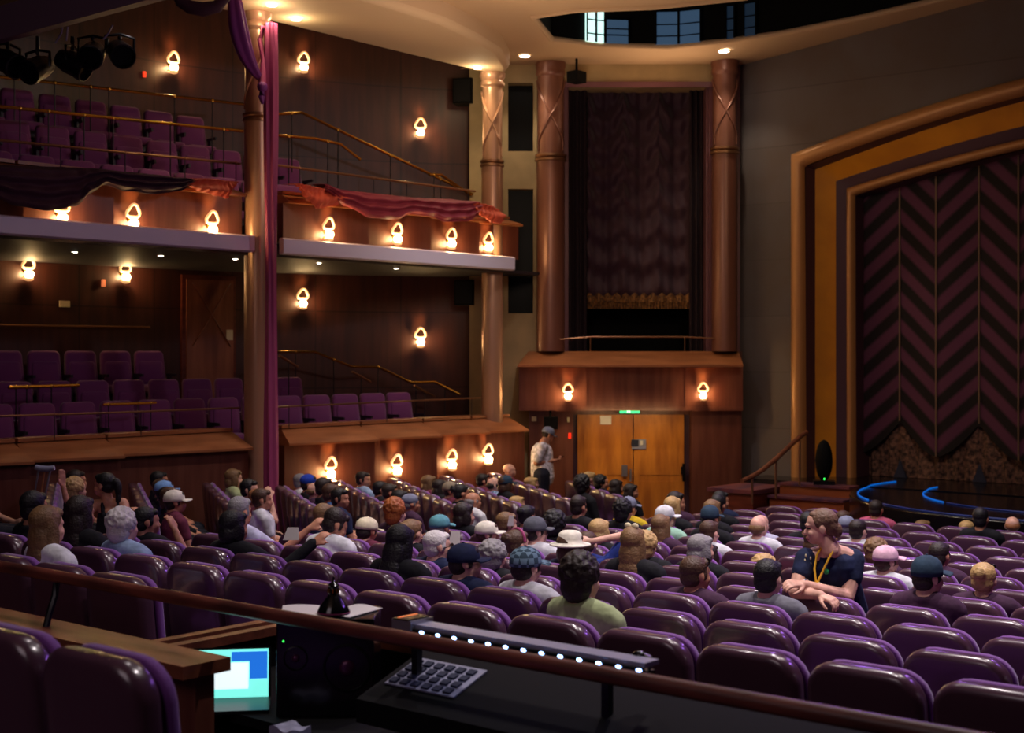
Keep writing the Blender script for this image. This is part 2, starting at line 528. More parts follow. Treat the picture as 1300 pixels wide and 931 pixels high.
# mahogany wall behind both balcony levels
wl = [(-18, 3), (-18, 13), (-17.75, 14.3), (-17.35, 15.4), (-16.9, 16.4), (-16.3, 17.4), (-15.5, 18.2), (-15.2, 18.6)]
mb = MB()
vs = []
for (a, b) in wl: vs += [(a, b, 0.6), (a, b, EYE + 5.65)]
mb.add(vs, [(2 * i, 2 * i + 2, 2 * i + 3, 2 * i + 1) for i in range(len(wl) - 1)], True)
struct(mb.build('wall_left', 'mahogany_wall', sharp=False))

def wall_at(px):
    """where the sight line through image column px meets the balcony back wall"""
    k = (px - 650) / 1800
    d = Vector((C40 * k - S40, S40 * k + C40))
    for i in range(len(wl) - 1):
        a = Vector(wl[i]); e = Vector(wl[i + 1]) - a
        den = d.x * e.y - d.y * e.x
        if abs(den) < 1e-9: continue
        Z = (a.x * e.y - a.y * e.x) / den
        u = (a.x * d.y - a.y * d.x) / den
        if 0 <= u <= 1 and Z > 0:
            nrm = Vector((e.y, -e.x)).normalized()
            if nrm.x < 0: nrm = -nrm
            return Z, nrm
    return 22, Vector((1, 0))

# wall between the balcony and the canted box (camera-facing), with two dark tall windows
Ze = 23.5
def X(px, Z=Ze): return (px - 650) / 1800 * Z
def H(py, Z=Ze): return (450 - py) / 1800 * Z
mb = MB()
ow = [(X(596), -3.3), (X(682), -3.3), (X(682), 5.2), (X(596), 5.2)]
w1 = [(X(645), H(192)), (X(677), H(192)), (X(677), H(105)), (X(645), H(105))]
w2 = [(X(645), H(398)), (X(677), H(398)), (X(677), H(240)), (X(645), H(240))]
vs, fs = fill([ow, w1, w2], lambda a, b: (a, Ze, b))
mb.add(vs, fs)
for wv in (w1, w2):
    q = [(a, Ze, b) for a, b in wv] + [(a, Ze + .35, b) for a, b in wv]
    mb.add(q, [(k, (k + 1) % 4, 4 + (k + 1) % 4, 4 + k) for k in range(4)])
struct(cf(mb.build('wall_far_left', 'beige_plaster')))
for i, wv in enumerate((w1, w2)):
    g = MB(); g.box(wv[0][0], wv[1][0], Ze + .28, Ze + .32, wv[0][1], wv[2][1])
    g.box(wv[0][0] + .18, wv[0][0] + .2, Ze + .26, Ze + .28, wv[0][1], wv[2][1])
    struct(cf(g.build('window_%d' % (i + 1), 'dark_glass')))

# canted box wall: side strips, frieze, alcove
mb = MB()
mb.box(X(678), X(722), Ze + .15, Ze + .9, H(446) - 0.1, 5.2)
mb.box(X(898), X(946), Ze + .15, Ze + .9, H(446) - 0.1, 5.2)
struct(cf(mb.build('wall_box', 'column_plum')))
mb = MB(); mb.box(X(716), X(905), Ze - .05, Ze + .9, H(108), 5.2)
struct(cf(mb.build('trim_3', 'beige_plaster')))
mb = MB(); mb.box(X(716), X(905), Ze - .09, Ze - .05, H(112), H(105))
struct(cf(mb.build('trim_4', 'column_plum')))
mb = MB(); mb.box(X(722), X(898), Ze + 1.3, Ze + 1.35, H(450), H(105))
mb.box(X(722) - .1, X(722), Ze + .5, Ze + 1.35, H(450), H(105)); mb.box(X(898), X(898) + .1, Ze + .5, Ze + 1.35, H(450), H(105))
struct(cf(mb.build('wall_alcove', 'black')))

# lower part of the box: panel, doors, side panels
Zb = 23.1
mb = MB()
mb.box(X(659, Zb), X(943, Zb), Zb, Ze + .9, -0.87, -0.21)          # front apron of the box
mb.box(X(672, Zb), X(728, Zb), Zb + .12, Ze + .5, -3.05, -0.87)
mb.box(X(879, Zb), X(943, Zb), Zb + .12, Ze + .5, -3.05, -0.87)
mb.box(X(728, Zb), X(879, Zb), Zb + .35, Ze + .5, -1.0, -0.87)
struct(cf(mb.build('wall_box', 'mahogany_plain')))
mb = MB()                                                       # panel joints stand proud as thin battens
for px in (744, 871):
    mb.box(X(px, Zb) - .012, X(px, Zb) + .012, Zb - .012, Zb, -0.87, -0.21)
mb.box(X(659, Zb), X(943, Zb), Zb - .02, Zb + .3, -0.92, -0.86)
struct(cf(mb.build('trim_5', 'mahogany_plain')))
# sloped ledge board of the box with bevelled left end
mb = MB()
xl, xr = X(657, 22.9), X(943, 22.9)
pr = [(Zb + .22, .05), (Ze - .02, .05), (Ze - .02, -.21), (22.86, -.205), (22.86, -.17)]
vs = []
for (xx, off) in ((xl, 1), (xr, 0)):
    for (yy, zz) in pr:
        vs.append((xx + (0.18 * (zz + .19) / .24 if off else 0), yy, zz))
mb.add(vs, [(0, 1, 2, 3, 4), (9, 8, 7, 6, 5)] + [(k, (k + 1) % 5, 5 + (k + 1) % 5, 5 + k) for k in range(5)])
led = cf(mb.build('wood_ledge', 'ledge_wood'))
struct(cf(MB().box(X(684), X(942), Ze - .015, Ze + .8, -.21, .05).build('trim_9', 'mahogany_plain')))
tag(led, 'long sloped wooden ledge along the curtained box above the exit doors', 'ledge')
# double exit doors
dr = struct(cf(MB().box(X(728, Zb), X(879, Zb), Zb + .42, Zb + .46, -3.05, -0.95).build('door_1', 'plum_frame')))
for (a, b) in ((733, 803), (804.5, 868)):
    f = MB(); f.box(X(a), X(b), Zb + .37, Zb + .42, -3.03, -1.0)
    f.box(X(a) + .10, X(b) - .10, Zb + .36, Zb + .37, -2.9, -2.1); f.box(X(a) + .10, X(b) - .10, Zb + .36, Zb + .37, -2.0, -1.15)
    lf = f.build('door_leaf', 'amber_wood', dr)
h = MB(); h.box(X(799), X(801), Zb + .30, Zb + .34, -2.1, -1.9); h.box(X(789), X(796), Zb + .32, Zb + .37, -2.02, -1.83)
h.build('door_handle', 'silver', dr)
h = MB(); h.box(X(864), X(868), Zb + .30, Zb + .36, -1.98, -1.86); h.box(X(865), X(869), Zb + .28, Zb + .3, -2.1, -1.8); h.build('door_closer', 'black_metal', dr)
# exit sign and notices
sg = cf(MB().box(X(783.5), X(810.5), Zb + .02, Zb + .10, -1.01, -0.89).build('exit_sign', 'black')); sg.location.z += .04
a = MB(); a.box(X(784.5), X(809.5), Zb, Zb + .02, -1.0, -.90); a.build('lit_panel', 'sign_green', sg)
a = MB()
xx = X(797); a.ell((xx - .02, Zb - .004, -.925), (.012, .004, .012), 8); a.box(xx - .035, xx - .005, Zb - .006, Zb, -.965, -.94)
a.box(xx - .045, xx - .03, Zb - .006, Zb, -.985, -.955); a.box(xx - .01, xx + .005, Zb - .006, Zb, -.985, -.955)
a.box(xx + .02, xx + .06, Zb - .006, Zb, -.956, -.944); a.build('running_figure', 'sign_white', sg)
tag(sg, 'small green lit exit sign over the amber double doors', 'sign')
def plate(name, x0, x1, y0, y1, Z, m, label, cat='notice', d=.02):
    o = cf(MB().box(X(x0, Z), X(x1, Z), Z - d, Z, H(y1, Z), H(y0, Z)).build(name, m))
    tag(o, label, cat); return o
plate('notice', 762, 776, 528, 539, Zb + .355, 'paper', 'blank cream notice high on the left exit door leaf')
q = plate('notice', 802, 820, 558, 570, Zb + .355, 'grey_metal', 'grey notice plate in the middle of the exit doors')
a = MB(); a.box(X(803.5, Zb), X(813, Zb), Zb + .325, Zb + .33, H(568.5, Zb), H(560, Zb)); a.build('printed_text', 'jeans', q)
a = MB(); a.box(X(815, Zb), X(818.5, Zb), Zb + .325, Zb + .33, H(567, Zb), H(561, Zb)); a.build('white_mark', 'paper', q)
plate('bell_plate', 675, 681, 529, 535, Zb + .115, 'cream', 'tiny round cream wall plate left of the black hung lamp', 'plate')
plate('light_switch', 720, 723, 530, 536, Zb + .115, 'cream', 'tiny cream switch beside the exit door frame', 'switch')
plate('fire_alarm', 721.5, 725, 550, 557, Zb + .115, 'led_red', 'small red alarm box on the wood beside the exit door', 'alarm')
k = MB(); k.box(X(690), X(707), Zb - .15, Zb + .1, H(543), H(528)); k.tube([(X(698), Zb - .02, H(528)), (X(698), Zb + .1, H(518))], .02)
tag(cf(k.build('wall_speaker', 'black')), 'small black speaker on the wood left of the exit doors', 'speaker')

# ---- proscenium wall with arched opening
TC = -6.3
def arch(half, z0, A, n=28, zb=1.0):
    out = [(TC - half, zb)]
    for k in range(n + 1):
        d = 2 * half * k / n
        out.append((TC - half + d, EYE + z0 + A * (1 - abs(1 - d / half) ** 1.5)))
    out.append((TC + half, zb))
    return out
SP = 20.5
mb = MB()
vs, fs = fill([[(-12.7, 0), (TC - 4.9, 0.0)] + arch(4.9, 3.18, .87) + [(TC + 4.9, 0), (2.8, 0), (2.8, 9.3), (-12.7, 9.3)]], lambda a, b: (a, SP, b))
mb.add(vs, fs)
struct(mb.build('wall_stage', 'taupe_wall'))
def sweep_arch(name, half, z0, A, s0, s1, wd, m, depth_round=True):
    """moulding that follows the arch: half-round face of width wd"""
    path = arch(half, z0, A, 40)
    mb = MB(); vs = []; nn = 8
    for i, (a, b) in enumerate(path):
        p = Vector((a, b)); q0 = Vector(path[max(0, i - 1)]); q1 = Vector(path[min(len(path) - 1, i + 1)])
        if i == 1: tn = Vector((1, 1)).normalized() * 1
        elif i == len(path) - 2: tn = Vector((1, -1)).normalized()
        else: tn = (q1 - q0).normalized()
        if i == 0: tn = Vector((0, 1))
        if i == len(path) - 1: tn = Vector((0, -1))
        nr = Vector((-tn.y, tn.x))
        sc = 1.25 if i in (1, len(path) - 2) else 1
        for k in range(nn + 1):
            th = math.pi * k / nn
            off = wd / 2 * (1 - math.cos(th)) * sc
            vs.append((p.x - nr.x * off, s0 - (s0 - s1) * math.sin(th), p.y - nr.y * off))
    fs = [(i * (nn + 1) + k, (i + 1) * (nn + 1) + k, (i + 1) * (nn + 1) + k + 1, i * (nn + 1) + k + 1) for i in range(len(path) - 1) for k in range(nn)]
    mb.add(vs, fs, True)
    return mb.build(name, m)
pz = empty('proscenium_arch', (0, 0, 0))
tag(pz, 'gold and plum moulded proscenium arch framing the stage curtain', 'arch')
for args in (('outer_moulding', 4.98, 3.24, .87, SP - .004, SP - .14, .26, 'gold_mould'),
             ('inner_moulding', 4.25, 2.68, .64, 21.0, 20.88, .15, 'gold_mould')):
    o = sweep_arch(*args); o.parent = pz
def splay(name, h0, z0, A0, s0, h1, z1, A1, s1, m):
    a = arch(h0, z0, A0, 40); b = arch(h1, z1, A1, 40)
    mb = MB(); vs = [(p[0], s0, p[1]) for p in a] + [(p[0], s1, p[1]) for p in b]; n = len(a)
    mb.add(vs, [(i, i + 1, n + i + 1, n + i) for i in range(n - 1)], True)
    o = mb.build(name, m, pz)
splay('dark_reveal', 4.74, 3.02, .86, 20.5, 4.70, 2.99, .85, 20.75, 'plum_frame')
splay('gold_cove', 4.70, 2.99, .85, 20.75, 4.42, 2.80, .70, 20.92, 'gold_cove')
splay('plum_band', 4.42, 2.80, .70, 20.92, 4.24, 2.67, .64, 21.0, 'plum_frame')
splay('inner_reveal', 4.12, 2.55, .6, 21.0, 4.12, 2.55, .6, 21.6, 'plum_frame')

# ---- stage curtain
cs = 21.4
pt = [-9.84 + 1.30 * k for k in range(-1, 6)]   # peaks of the scallops
def zb(t):
    u = ((t + 9.84) / 1.30) % 1.0
    v = abs(2 * u - 1)              # 1 at peaks, 0 at valleys
    return EYE - 1.61 + .54 * v ** 1.6
cm = bpy.data.materials.new('chevron_cloth'); cm.use_nodes = True; MATS['chevron_cloth'] = cm
nt = cm.node_tree; b_ = nt.nodes['Principled BSDF']; b_.inputs['Roughness'].default_value = .85
tc = nt.nodes.new('ShaderNodeTexCoord'); sp = nt.nodes.new('ShaderNodeSeparateXYZ'); nt.links.new(tc.outputs['Object'], sp.inputs[0])
def mth(op, a, b=None, c=None):
    nd = nt.nodes.new('ShaderNodeMath'); nd.operation = op
    for i, x in enumerate((a, b, c)):
        if x is None: continue
        if isinstance(x, (int, float)): nd.inputs[i].default_value = x
        else: nt.links.new(x, nd.inputs[i])
    return nd.outputs[0]
u = mth('PINGPONG', mth('ADD', sp.outputs[0], 9.84 + 13.0), 0.65)     # 0 at peaks .65 at valleys
v = mth('FRACT', mth('DIVIDE', mth('ADD', sp.outputs[2], mth('MULTIPLY', u, 0.92)), 0.44))
st = mth('MINIMUM', mth('MULTIPLY', mth('ABSOLUTE', mth('SUBTRACT', v, 0.5)), 6.0), 1.0)
st = mth('SUBTRACT', st, 0.0)
st2 = mth('SMOOTH_MIN', mth('MAXIMUM', mth('SUBTRACT', mth('MULTIPLY', mth('ABSOLUTE', mth('SUBTRACT', v, 0.5)), 7.0), 1.25), 0.0), 1.0, 0.1)
mx = nt.nodes.new('ShaderNodeMix'); mx.data_type = 'RGBA'
mx.inputs['A'].default_value = srgb(16, 8, 14); mx.inputs['B'].default_value = srgb(92, 46, 76)
nt.links.new(st2, mx.inputs['Factor']); nt.links.new(mx.outputs['Result'], b_.inputs['Base Color'])
cur = empty('stage_curtain', (TC, cs, 1.07)); tag(cur, 'plum and black chevron stage curtain with scalloped gold fringe', 'curtain')
def loc(o): o.location = (-TC, -cs, -1.07); return o
def cur_y(t): return cs + 0.05 * math.cos(2 * math.pi * (t + 9.84) / 1.3 * 1) - .05
mb = MB()
mb.slab(lambda a, b: (TC - 4.4 + 8.8 * a, cur_y(TC - 4.4 + 8.8 * a), zb(TC - 4.4 + 8.8 * a) * (1 - b) + (EYE + 3.6) * b), 120, 6, (0, .03, 0))
loc(mb.build('chevron_cloth', 'chevron_cloth', cur))
mb = MB()
def fr(a, b):
    t = TC - 4.4 + 8.8 * a
    u = ((t + 9.84) / 1.30) % 1.0; v_ = abs(2 * u - 1)
    return (t, cs + .07 - .03 * math.sin(t * 40) * (1 - b) - .02 * math.sin(t * 23), 1.075 * (1 - b) + (EYE - .9) * b)
mb.slab(fr, 260, 8, (0, .03, 0)); loc(mb.build('fringe', 'fringe_brown', cur))
for k in range(7):
    for off in (0, .65):
        t = -9.84 + 1.3 * k + off - 0
        if t < TC - 4.3 or t > TC + 4.3: continue
        m_ = MB(); zz = zb(t)
        m_.tube([(t, cur_y(t) - .015, zz), (t, cur_y(t) - .015, EYE + 3.5)], .014, 6); loc(m_.build('seam_cord', 'cord_gold', cur))
        if not off:
            m_ = MB(); m_.grid(lambda a, b: (t + (a - .5) * .22 * (1 - b) ** 1.3, cs - .02 + .0 * b, 1.075 + .3 * b), 6, 8)
            m_.grid(lambda a, b: (t + (a - .5) * .22 * (1 - b) ** 1.3, cs + .03, 1.075 + .3 * b), 6, 8); loc(m_.build('gusset', 'jeans', cur))
# stage house behind, black
mb = MB(); mb.box(TC - 6, TC + 6, 22.2, 22.3, 0, 9); struct(mb.build('wall_stage_rear', 'black'))
# ---- stage deck: apron + round thrust
mb = MB(); mb.box(-11.75, 2.6, 19.75, 22.3, 0, 1.07)
struct(mb.build('floor_stage', 'stage_floor'))
mb = MB()
arc = [(TC + 3.42 * math.cos(math.radians(a_)), 20.2 + 3.42 * math.sin(math.radians(a_))) for a_ in range(188, 353, 3)]
arc = [(x_, min(y_, 19.74)) for x_, y_ in arc]
mb.prism(arc, 0.0, 1.055)
th = mb.build('round_stage', 'stage_floor'); bv = th.modifiers.new('b', 'BEVEL'); bv.width = .02; bv.segments = 2; bv.limit_method = 'ANGLE'
tag(th, 'glossy black round thrust stage in front of the curtain', 'stage')
for (rr, a0, a1, mt) in ((3.3, 172, 224, 'led_blue'), (3.3, 225, 300, 'led_blue_dim'), (2.4, 180, 232, 'led_blue'), (2.4, 233, 300, 'led_blue_dim')):
    m_ = MB()
    pts = []
    for a_ in range(a0, a1, 3):
        x_, y_ = TC + rr * math.cos(math.radians(a_)), 20.2 + rr * math.sin(math.radians(a_))
        pts.append((x_, y_, 1.078 if y_ > 19.74 else 1.063))
    m_.tube(pts, .011, 6); m_.build('blue_light_strip', mt, th)
# steps at the side of the stage
stp = empty('stage_steps', (-10.2, 19.0, 0)); tag(stp, 'plum carpeted wooden steps up to the left end of the stage', 'steps')
for k in range(5):
    z1 = 1.07 - .17 * k; s0 = 19.74 - .32 * (k + 1)
    x1 = min(-9.45, TC - math.sqrt(max(0, 3.45 ** 2 - (20.2 - s0 - .32) ** 2)))
    a = MB(); a.box(-10.9 + 10.2, x1 + 10.2, s0 - 19.0, s0 + .32 - 19.0, 0, z1 - .035); a.build('riser', 'stair_wood', stp)
    a = MB(); a.box(-10.92 + 10.2, x1 + 10.2, s0 - 19.03, s0 + .32 - 19.0, z1 - .035, z1); a.build('tread', 'stair_carpet', stp)
cb = MB(); cb.box(-11.72, -10.95, 18.7, 19.74, 0, .94)
cbo = cb.build('side_counter', 'mahogany'); tag(cbo, 'low mahogany block beside the stage steps below the curved handrail', 'block')
a = MB(); a.box(-11.75, -10.93, 18.67, 19.74, .94, 1.0); a.build('counter_top', 'stair_carpet', cbo)
a = MB(); a.ell((-11.3, 18.69, .62), (.08, .02, .025), 10); a.build('vent_plate', 'silver', cbo)
# curved handrail
rail = empty('stage_handrail', (0, 0, 0)); tag(rail, 'curved wooden handrail rising to the stage beside the gold arch', 'handrail')
pp = [(1024, 549, 21.6), (1015, 555, 21.4), (1000, 569, 21.1), (985, 583, 20.8), (968, 597, 20.5), (955, 605, 20.3), (942, 611, 20.1)]
a = MB(); a.tube([P(*q) for q in pp], .035, 8); a.build('rail', 'brown_wood', rail)
for (i, zf) in ((1, 1.07), (3, .93), (5, 0.9)):
    q = P(*pp[i]); a = MB(); a.tube([(q.x, q.y, zf), q], .018, 6); a.build('post', 'dull_brass', rail)
# oval stage monitor
mo = empty('stage_monitor', CF(X(1046, 21.6), 21.6, -1.98), math.radians(30)); tag(mo, 'upright black oval speaker standing on the stage before the gold arch', 'speaker')
a = MB(); a.ell((0, 0, .36), (.13, .12, .32), 16); a.build('cabinet', 'black', mo)
a = MB(); a.box(-.16, .16, -.13, .13, 0, .06); a.build('foot', 'black_metal', mo)
a = MB(); a.ell((0.0, -.125, .09), (.012, .012, .018), 8); a.build('indicator_lamp', 'led_green', mo)

# ================================================================ COLUMNS
def column(X0, Z0, z0, z1, r, ring_h, label, wide=False):
    ribbon = True; CM = 'column_bronze' if wide else 'column_gold'
    base = CF(X0, Z0, 0); base.z = z0
    e = empty('column', base, math.radians(40)); tag(e, label, 'column')
    L = z1 - z0; rg = ring_h - z0
    a = MB(); a.lathe([(r, 0.0), (r, rg)], 28); a.build('lower_shaft', CM, e)
    a = MB(); a.lathe([(r * .93, rg), (r * .93, L - .22)], 28); a.build('upper_shaft', CM, e)
    a = MB(); a.lathe([(r, rg - .06), (r * 1.14, rg - .05), (r * 1.14, rg - .02), (r * 1.02, rg), (r * 1.14, rg + .02), (r * 1.14, rg + .05), (r, rg + .06)], 28); a.build('ring', 'dull_brass', e)
    a = MB(); a.lathe([(r * .93, L - .24), (r * (1.05 if wide else 1.15), L - .2), (r * (1.05 if wide else 1.15), L - .16), (r * 1.0, L - .12), (r * (1.08 if wide else 1.22), L - .06), (r * (1.08 if wide else 1.22), L)], 28); a.build('capital', CM, e)
    if not wide: a = MB(); a.lathe([(r * 1.25, 0), (r * 1.25, .08), (r * 1.05, .14), (r, .2)], 28); a.build('plinth', CM, e)
    if ribbon:
        for sg_ in (-1, 1):
            a = MB()
            pts = []
            for k in range(25):
                f = k / 24
                ang = math.radians(-90) + sg_ * (1.5 * (1 - 2 * f) if f < .85 else 1.5 * (1 - 1.7) ) * 1.0
                rr = r * .93 + .012
                pts.append((rr * math.cos(ang), rr * math.sin(ang), L - .3 - f * (L - .4 - rg)))
            a.tube(pts, .014, 6); a.build('crossed_band', CM, e)
    return e
zcol = EYE + 4.5
column(X(326, 18.7), 18.7, Ffloor(12.2, -14.6), zcol, .165, EYE + H(150, 18.7), 'tall gold column left of the long pink drape')
column(X(625, 22.7), 22.7, Ffloor(17, -14.9), zcol, .17, EYE + H(208, 22.7), 'tall gold column at the stage end of the balconies')
column(X(699, 23.35), 23.35, EYE + .05, EYE + 4.8, .23, EYE + H(201, 23.35), 'wide bronze column left of the curtained box', True)
column(X(920, 23.3), 23.3, EYE + .05, EYE + 4.82, .21, EYE + H(192, 23.3), 'wide bronze column right of the curtained box with crossed bands', True)
# thin plum flanking strips of the two wide columns
for i, px in enumerate((717, 903, 937)):
    a = MB(); a.box(X(px) - .035, X(px) + .035, Ze + .02, Ze + .15, .05, 4.9)
    struct(cf(a.build('trim_%d' % (6 + i), 'column_plum')))

# ---- curtain in the box
bc = empty('box_curtain', CF(0, 0, 0)); bc.rotation_euler = (0, 0, math.radians(40)); tag(bc, 'dark plum swagged curtain with gold fringe above the exit box', 'curtain')
xa, xb = X(745, 24.2), X(882, 24.2); za, zt = H(380, 24.2), H(104, 24.2)
def sw(a, b):
    x = xa + (xb - xa) * a
    g = (a * 3) % 1.0
    droop = .45 * (1 - (2 * g - 1) ** 2)
    z = za + (zt - za) * b
    ph = (z + droop * (0.25 + .75 * b)) * 1.9
    return (x, 24.2 - .05 * math.sin(2 * math.pi * ph) - .05 * math.cos(2 * math.pi * a * 3) - .02 * math.sin(60 * a), z)
a = MB(); a.slab(sw, 90, 90, (0, .03, 0)); a.build('swagged_cloth', 'box_curtain', bc)
a = MB(); a.slab(lambda u, v: (xa + (xb - xa) * u, 24.12 - .015 * math.sin(u * 220), H(392, 24.1) + (H(383, 24.1) - H(392, 24.1)) * v), 160, 2, (0, .05, 0)); a.build('fringe', 'fringe_gold', bc)
a = MB(); a.slab(lambda u, v: (xa + (xb - xa) * u, 24.10 - .03 * math.sin(u * 75) * (1 - .3 * v), H(384, 24.1) + (H(374, 24.1) - H(384, 24.1) + .025 * math.sin(u * 75)) * v), 160, 3, (0, .06, 0)); a.build('ruched_braid', 'fringe_gold', bc)
for (p0, p1) in ((722, 747), (880, 898)):
    a = MB(); a.slab(lambda u, v: (X(p0) + (X(p1) - X(p0)) * u, 24.0 - .05 * math.sin(u * 16), H(448) + (H(104) - H(448)) * v), 24, 2, (0, .03, 0)); a.build('side_leg', 'curtain_side', bc)
br = empty('box_rail', CF(0, 0, 0)); br.rotation_euler = (0, 0, math.radians(40)); tag(br, 'thin metal safety rail on top of the curtained box', 'rail')
a = MB(); a.tube([(X(700), 23.2, H(432, 23.2)), (X(748), 23.15, H(428, 23.2)), (X(866), 23.15, H(428, 23.2)), (X(928), 23.2, H(431, 23.2))], .014, 6); a.build('rail', 'dull_brass', br)
for px in (748, 866):
    a = MB(); a.tube([(X(px), 23.15, H(428, 23.2)), (X(px), 23.15, .05)], .01, 6); a.build('post', 'dull_brass', br)

# hung black lantern by the frieze
hl = empty('hung_spotlight', P(732, 80, 23.0)); tag(hl, 'small black spotlight hung from the ceiling beside the wide left column', 'spotlight')
a = MB(); a.box(-.11, .11, -.12, .12, -.32, -.14); a.build('housing', 'black', hl)
a = MB(); a.tube([(0, 0, 0.12), (0, 0, -.14)], .02, 6); a.build('bracket', 'black', hl)

# ceiling downlights by the box, and glowing recessed ones over the columns
for i, (px, py, lb) in enumerate(((666, 71, 'bright recessed ceiling downlight left of the lighting slot'), (919, 68, 'bright recessed ceiling downlight above the right wide column'))):
    Z = 4.79 * 1800 / (450 - py); q = P(px, py, Z); q.z = EYE + ceil_h(q.x) - .005
    e = empty('ceiling_downlight', q); tag(e, lb, 'downlight')
    a = MB(); a.lathe([(.082, 0), (.082, -.012), (0.001, -.02)], 20); a.build('lens', 'lamp_white', e)
    a = MB(); a.lathe([(.10, .0), (.10, -.012), (.082, -.014), (.082, 0)], 20, cap=False); a.build('trim_ring', 'cream', e)
    l_ = light('SPOT', 'downlight_beam', (q.x, q.y, q.z - .05), 60, (1, .82, .6), (q.x, q.y, 0), size=.06, spot=100)
for i, (px, py, lb) in enumerate(((376, 24, 'glowing recessed soffit lamp right of the draped column'), (606, 86, 'glowing recessed soffit lamp left of the far gold column'), (345, 6, 'glowing recessed soffit lamp above the draped column'))):
    q = QH(px, py, 4.49)
    e = empty('soffit_lamp', q); tag(e, lb, 'downlight')
    a = MB(); a.lathe([(.06, 0), (.06, -.012), (0.001, -.015)], 20); a.build('lens', 'lamp_white', e)
    light('POINT', 'soffit_glow', (q.x, q.y, q.z - .16), 9, (1, .78, .45), size=.05)
    light('SPOT', 'soffit_beam', (q.x, q.y, q.z - .05), 40, (1, .72, .42), (q.x, q.y, 0), size=.05, spot=110)

# windows on the far wall of the ceiling slot
def slot_panel(p0, p1, m, up, thick=.04):
    a0 = Vector(zc(*p0)); a1 = Vector(zc(*p1))
    d = (a1 - a0).normalized(); nrm = Vector((d.y, -d.x, 0))
    if nrm.y > 0: nrm = -nrm
    mb = MB()
    q = [a0 + nrm * .06 + Vector((0, 0, .02)), a1 + nrm * .06 + Vector((0, 0, .02))]
    vs = [q[0], q[1], q[1] + Vector((0, 0, up)), q[0] + Vector((0, 0, up))]
    vs += [v - nrm * thick for v in vs]
    mb.add(vs, [(0, 1, 2, 3), (7, 6, 5, 4)] + [(k, (k + 1) % 4, 4 + (k + 1) % 4, 4 + k) for k in range(4)])
    return mb, q, nrm
def along(px, c=0):
    """(x,y) on the slot's far edge seen at image column px"""
    k = (px - 650) / 1800
    d = Vector((C40 * k - S40, S40 * k + C40))
    for i in range(len(far_edge) - 1):
        a = Vector(far_edge[i]); e = Vector(far_edge[i + 1]) - a
        den = d.x * e.y - d.y * e.x
        Z = (a.x * e.y - a.y * e.x) / den; u = (a.x * d.y - a.y * d.x) / den
        if 0 <= u <= 1: return (a.x + e.x * u, a.y + e.y * u)
    return far_edge[0]
i = 3
for (x0, x1, m, up, lb) in ((742, 753, 'window_bright', .56, 'bright white window pane in the ceiling slot, left of the pair'),
                            (755, 765, 'window_bright', .56, 'bright white window pane in the ceiling slot, right of the pair'),
                            (768, 797, 'window_blue', .36, 'dim blue window in the ceiling slot beside the bright panes'),
                            (832, 860, 'window_blue', .50, 'dim blue window left of the pair at the middle of the slot'),
                            (862, 889, 'window_blue', .50, 'dim blue window right of the pair at the middle of the slot'),
                            (922, 932, 'window_dim', .5, 'faint narrow window'), (945, 960, 'window_dim', .5, 'faint narrow window')):
    mb, q, nrm = slot_panel(along(x0), along(x1), m, up)
    o = struct(mb.build('window_%d' % i, m)); i += 1
    a = MB(); d = (q[1] - q[0]).normalized()
    for f in (0.0, 1.0):
        c = q[0].lerp(q[1], f); a.tube([c + nrm * .02, c + nrm * .02 + Vector((0, 0, up))], .015, 4)
    for hh in (.12, up * .6):
        a.tube([q[0] + nrm * .02 + Vector((0, 0, hh)), q[1] + nrm * .02 + Vector((0, 0, hh))], .01, 4)
    a.build('window_bar', 'black', o)

# ================================================================ SIDE BALCONIES
def bez(t): return t
BT = -14.8
def sawtooth(name, bounds, zlo, zhi, zsl0, zsl1, base, amp, board_mat, lift, group, lab):
    """bays whose stage end stands out: wall panel below, sloped nosing board above"""
    for i in range(len(bounds) - 1):
        s0, s1 = bounds[i] + .02, bounds[i + 1] - .02
        e = empty(name, (BT, (s0 + s1) / 2, zlo))
        tag(e, lab[i], 'balcony front', group)
        def L(x, y, z): return (x - BT, y - (s0 + s1) / 2, z - zlo)
        a = MB()
        t0, t1 = base, base + amp
        vs = [L(BT - .3, s0, zlo), L(BT + t0, s0, zlo), L(BT + t1, s1, zlo), L(BT - .3, s1, zlo)]
        vs += [L(BT - .3, s0, zhi), L(BT + t0, s0, zhi), L(BT + t1, s1, zhi), L(BT - .3, s1, zhi)]
        a.add(vs, [(0, 1, 2, 3), (7, 6, 5, 4), (0, 4, 5, 1), (1, 5, 6, 2), (2, 6, 7, 3), (3, 7, 4, 0)])
        a.build('wall_panel', 'mahogany_plain', e)
        a = MB()
        vs = []
        for (ss, tt) in ((s0, t0), (s1, t1)):
            vs += [L(BT - .02, ss, zsl1), L(BT + tt + .10, ss, zsl0 + .03), L(BT + tt + .10, ss, zsl0), L(BT - .3, ss, zsl0), L(BT - .3, ss, zsl1)]
        a.add(vs, [(4, 3, 2, 1, 0), (5, 6, 7, 8, 9)] + [(k, (k + 1) % 5, 5 + (k + 1) % 5, 5 + k) for k in range(5)])
        a.build('nosing_board', board_mat, e)
        a = MB(); vs = []
        a.box(BT - .3 - BT, BT + .0 - BT, s0 - (s0 + s1) / 2, s1 - (s0 + s1) / 2, zsl1 + .01 - zlo, zsl1 + .05 - zlo)
        a.build('top_rail', 'ledge_wood', e)
LOWB = [6.6, 7.7, 8.8, 10.0, 11.95]
LOWB2 = [12.75, 14.25, 15.55, 16.65, 17.6]
pos_l = ['at the left edge of view', 'second bay from the left edge', 'third bay from the left edge', 'just left of the draped column']
pos_r = ['just right of the pink drape', 'second bay right of the pink drape', 'third bay right of the pink drape', 'last bay by the far gold column']
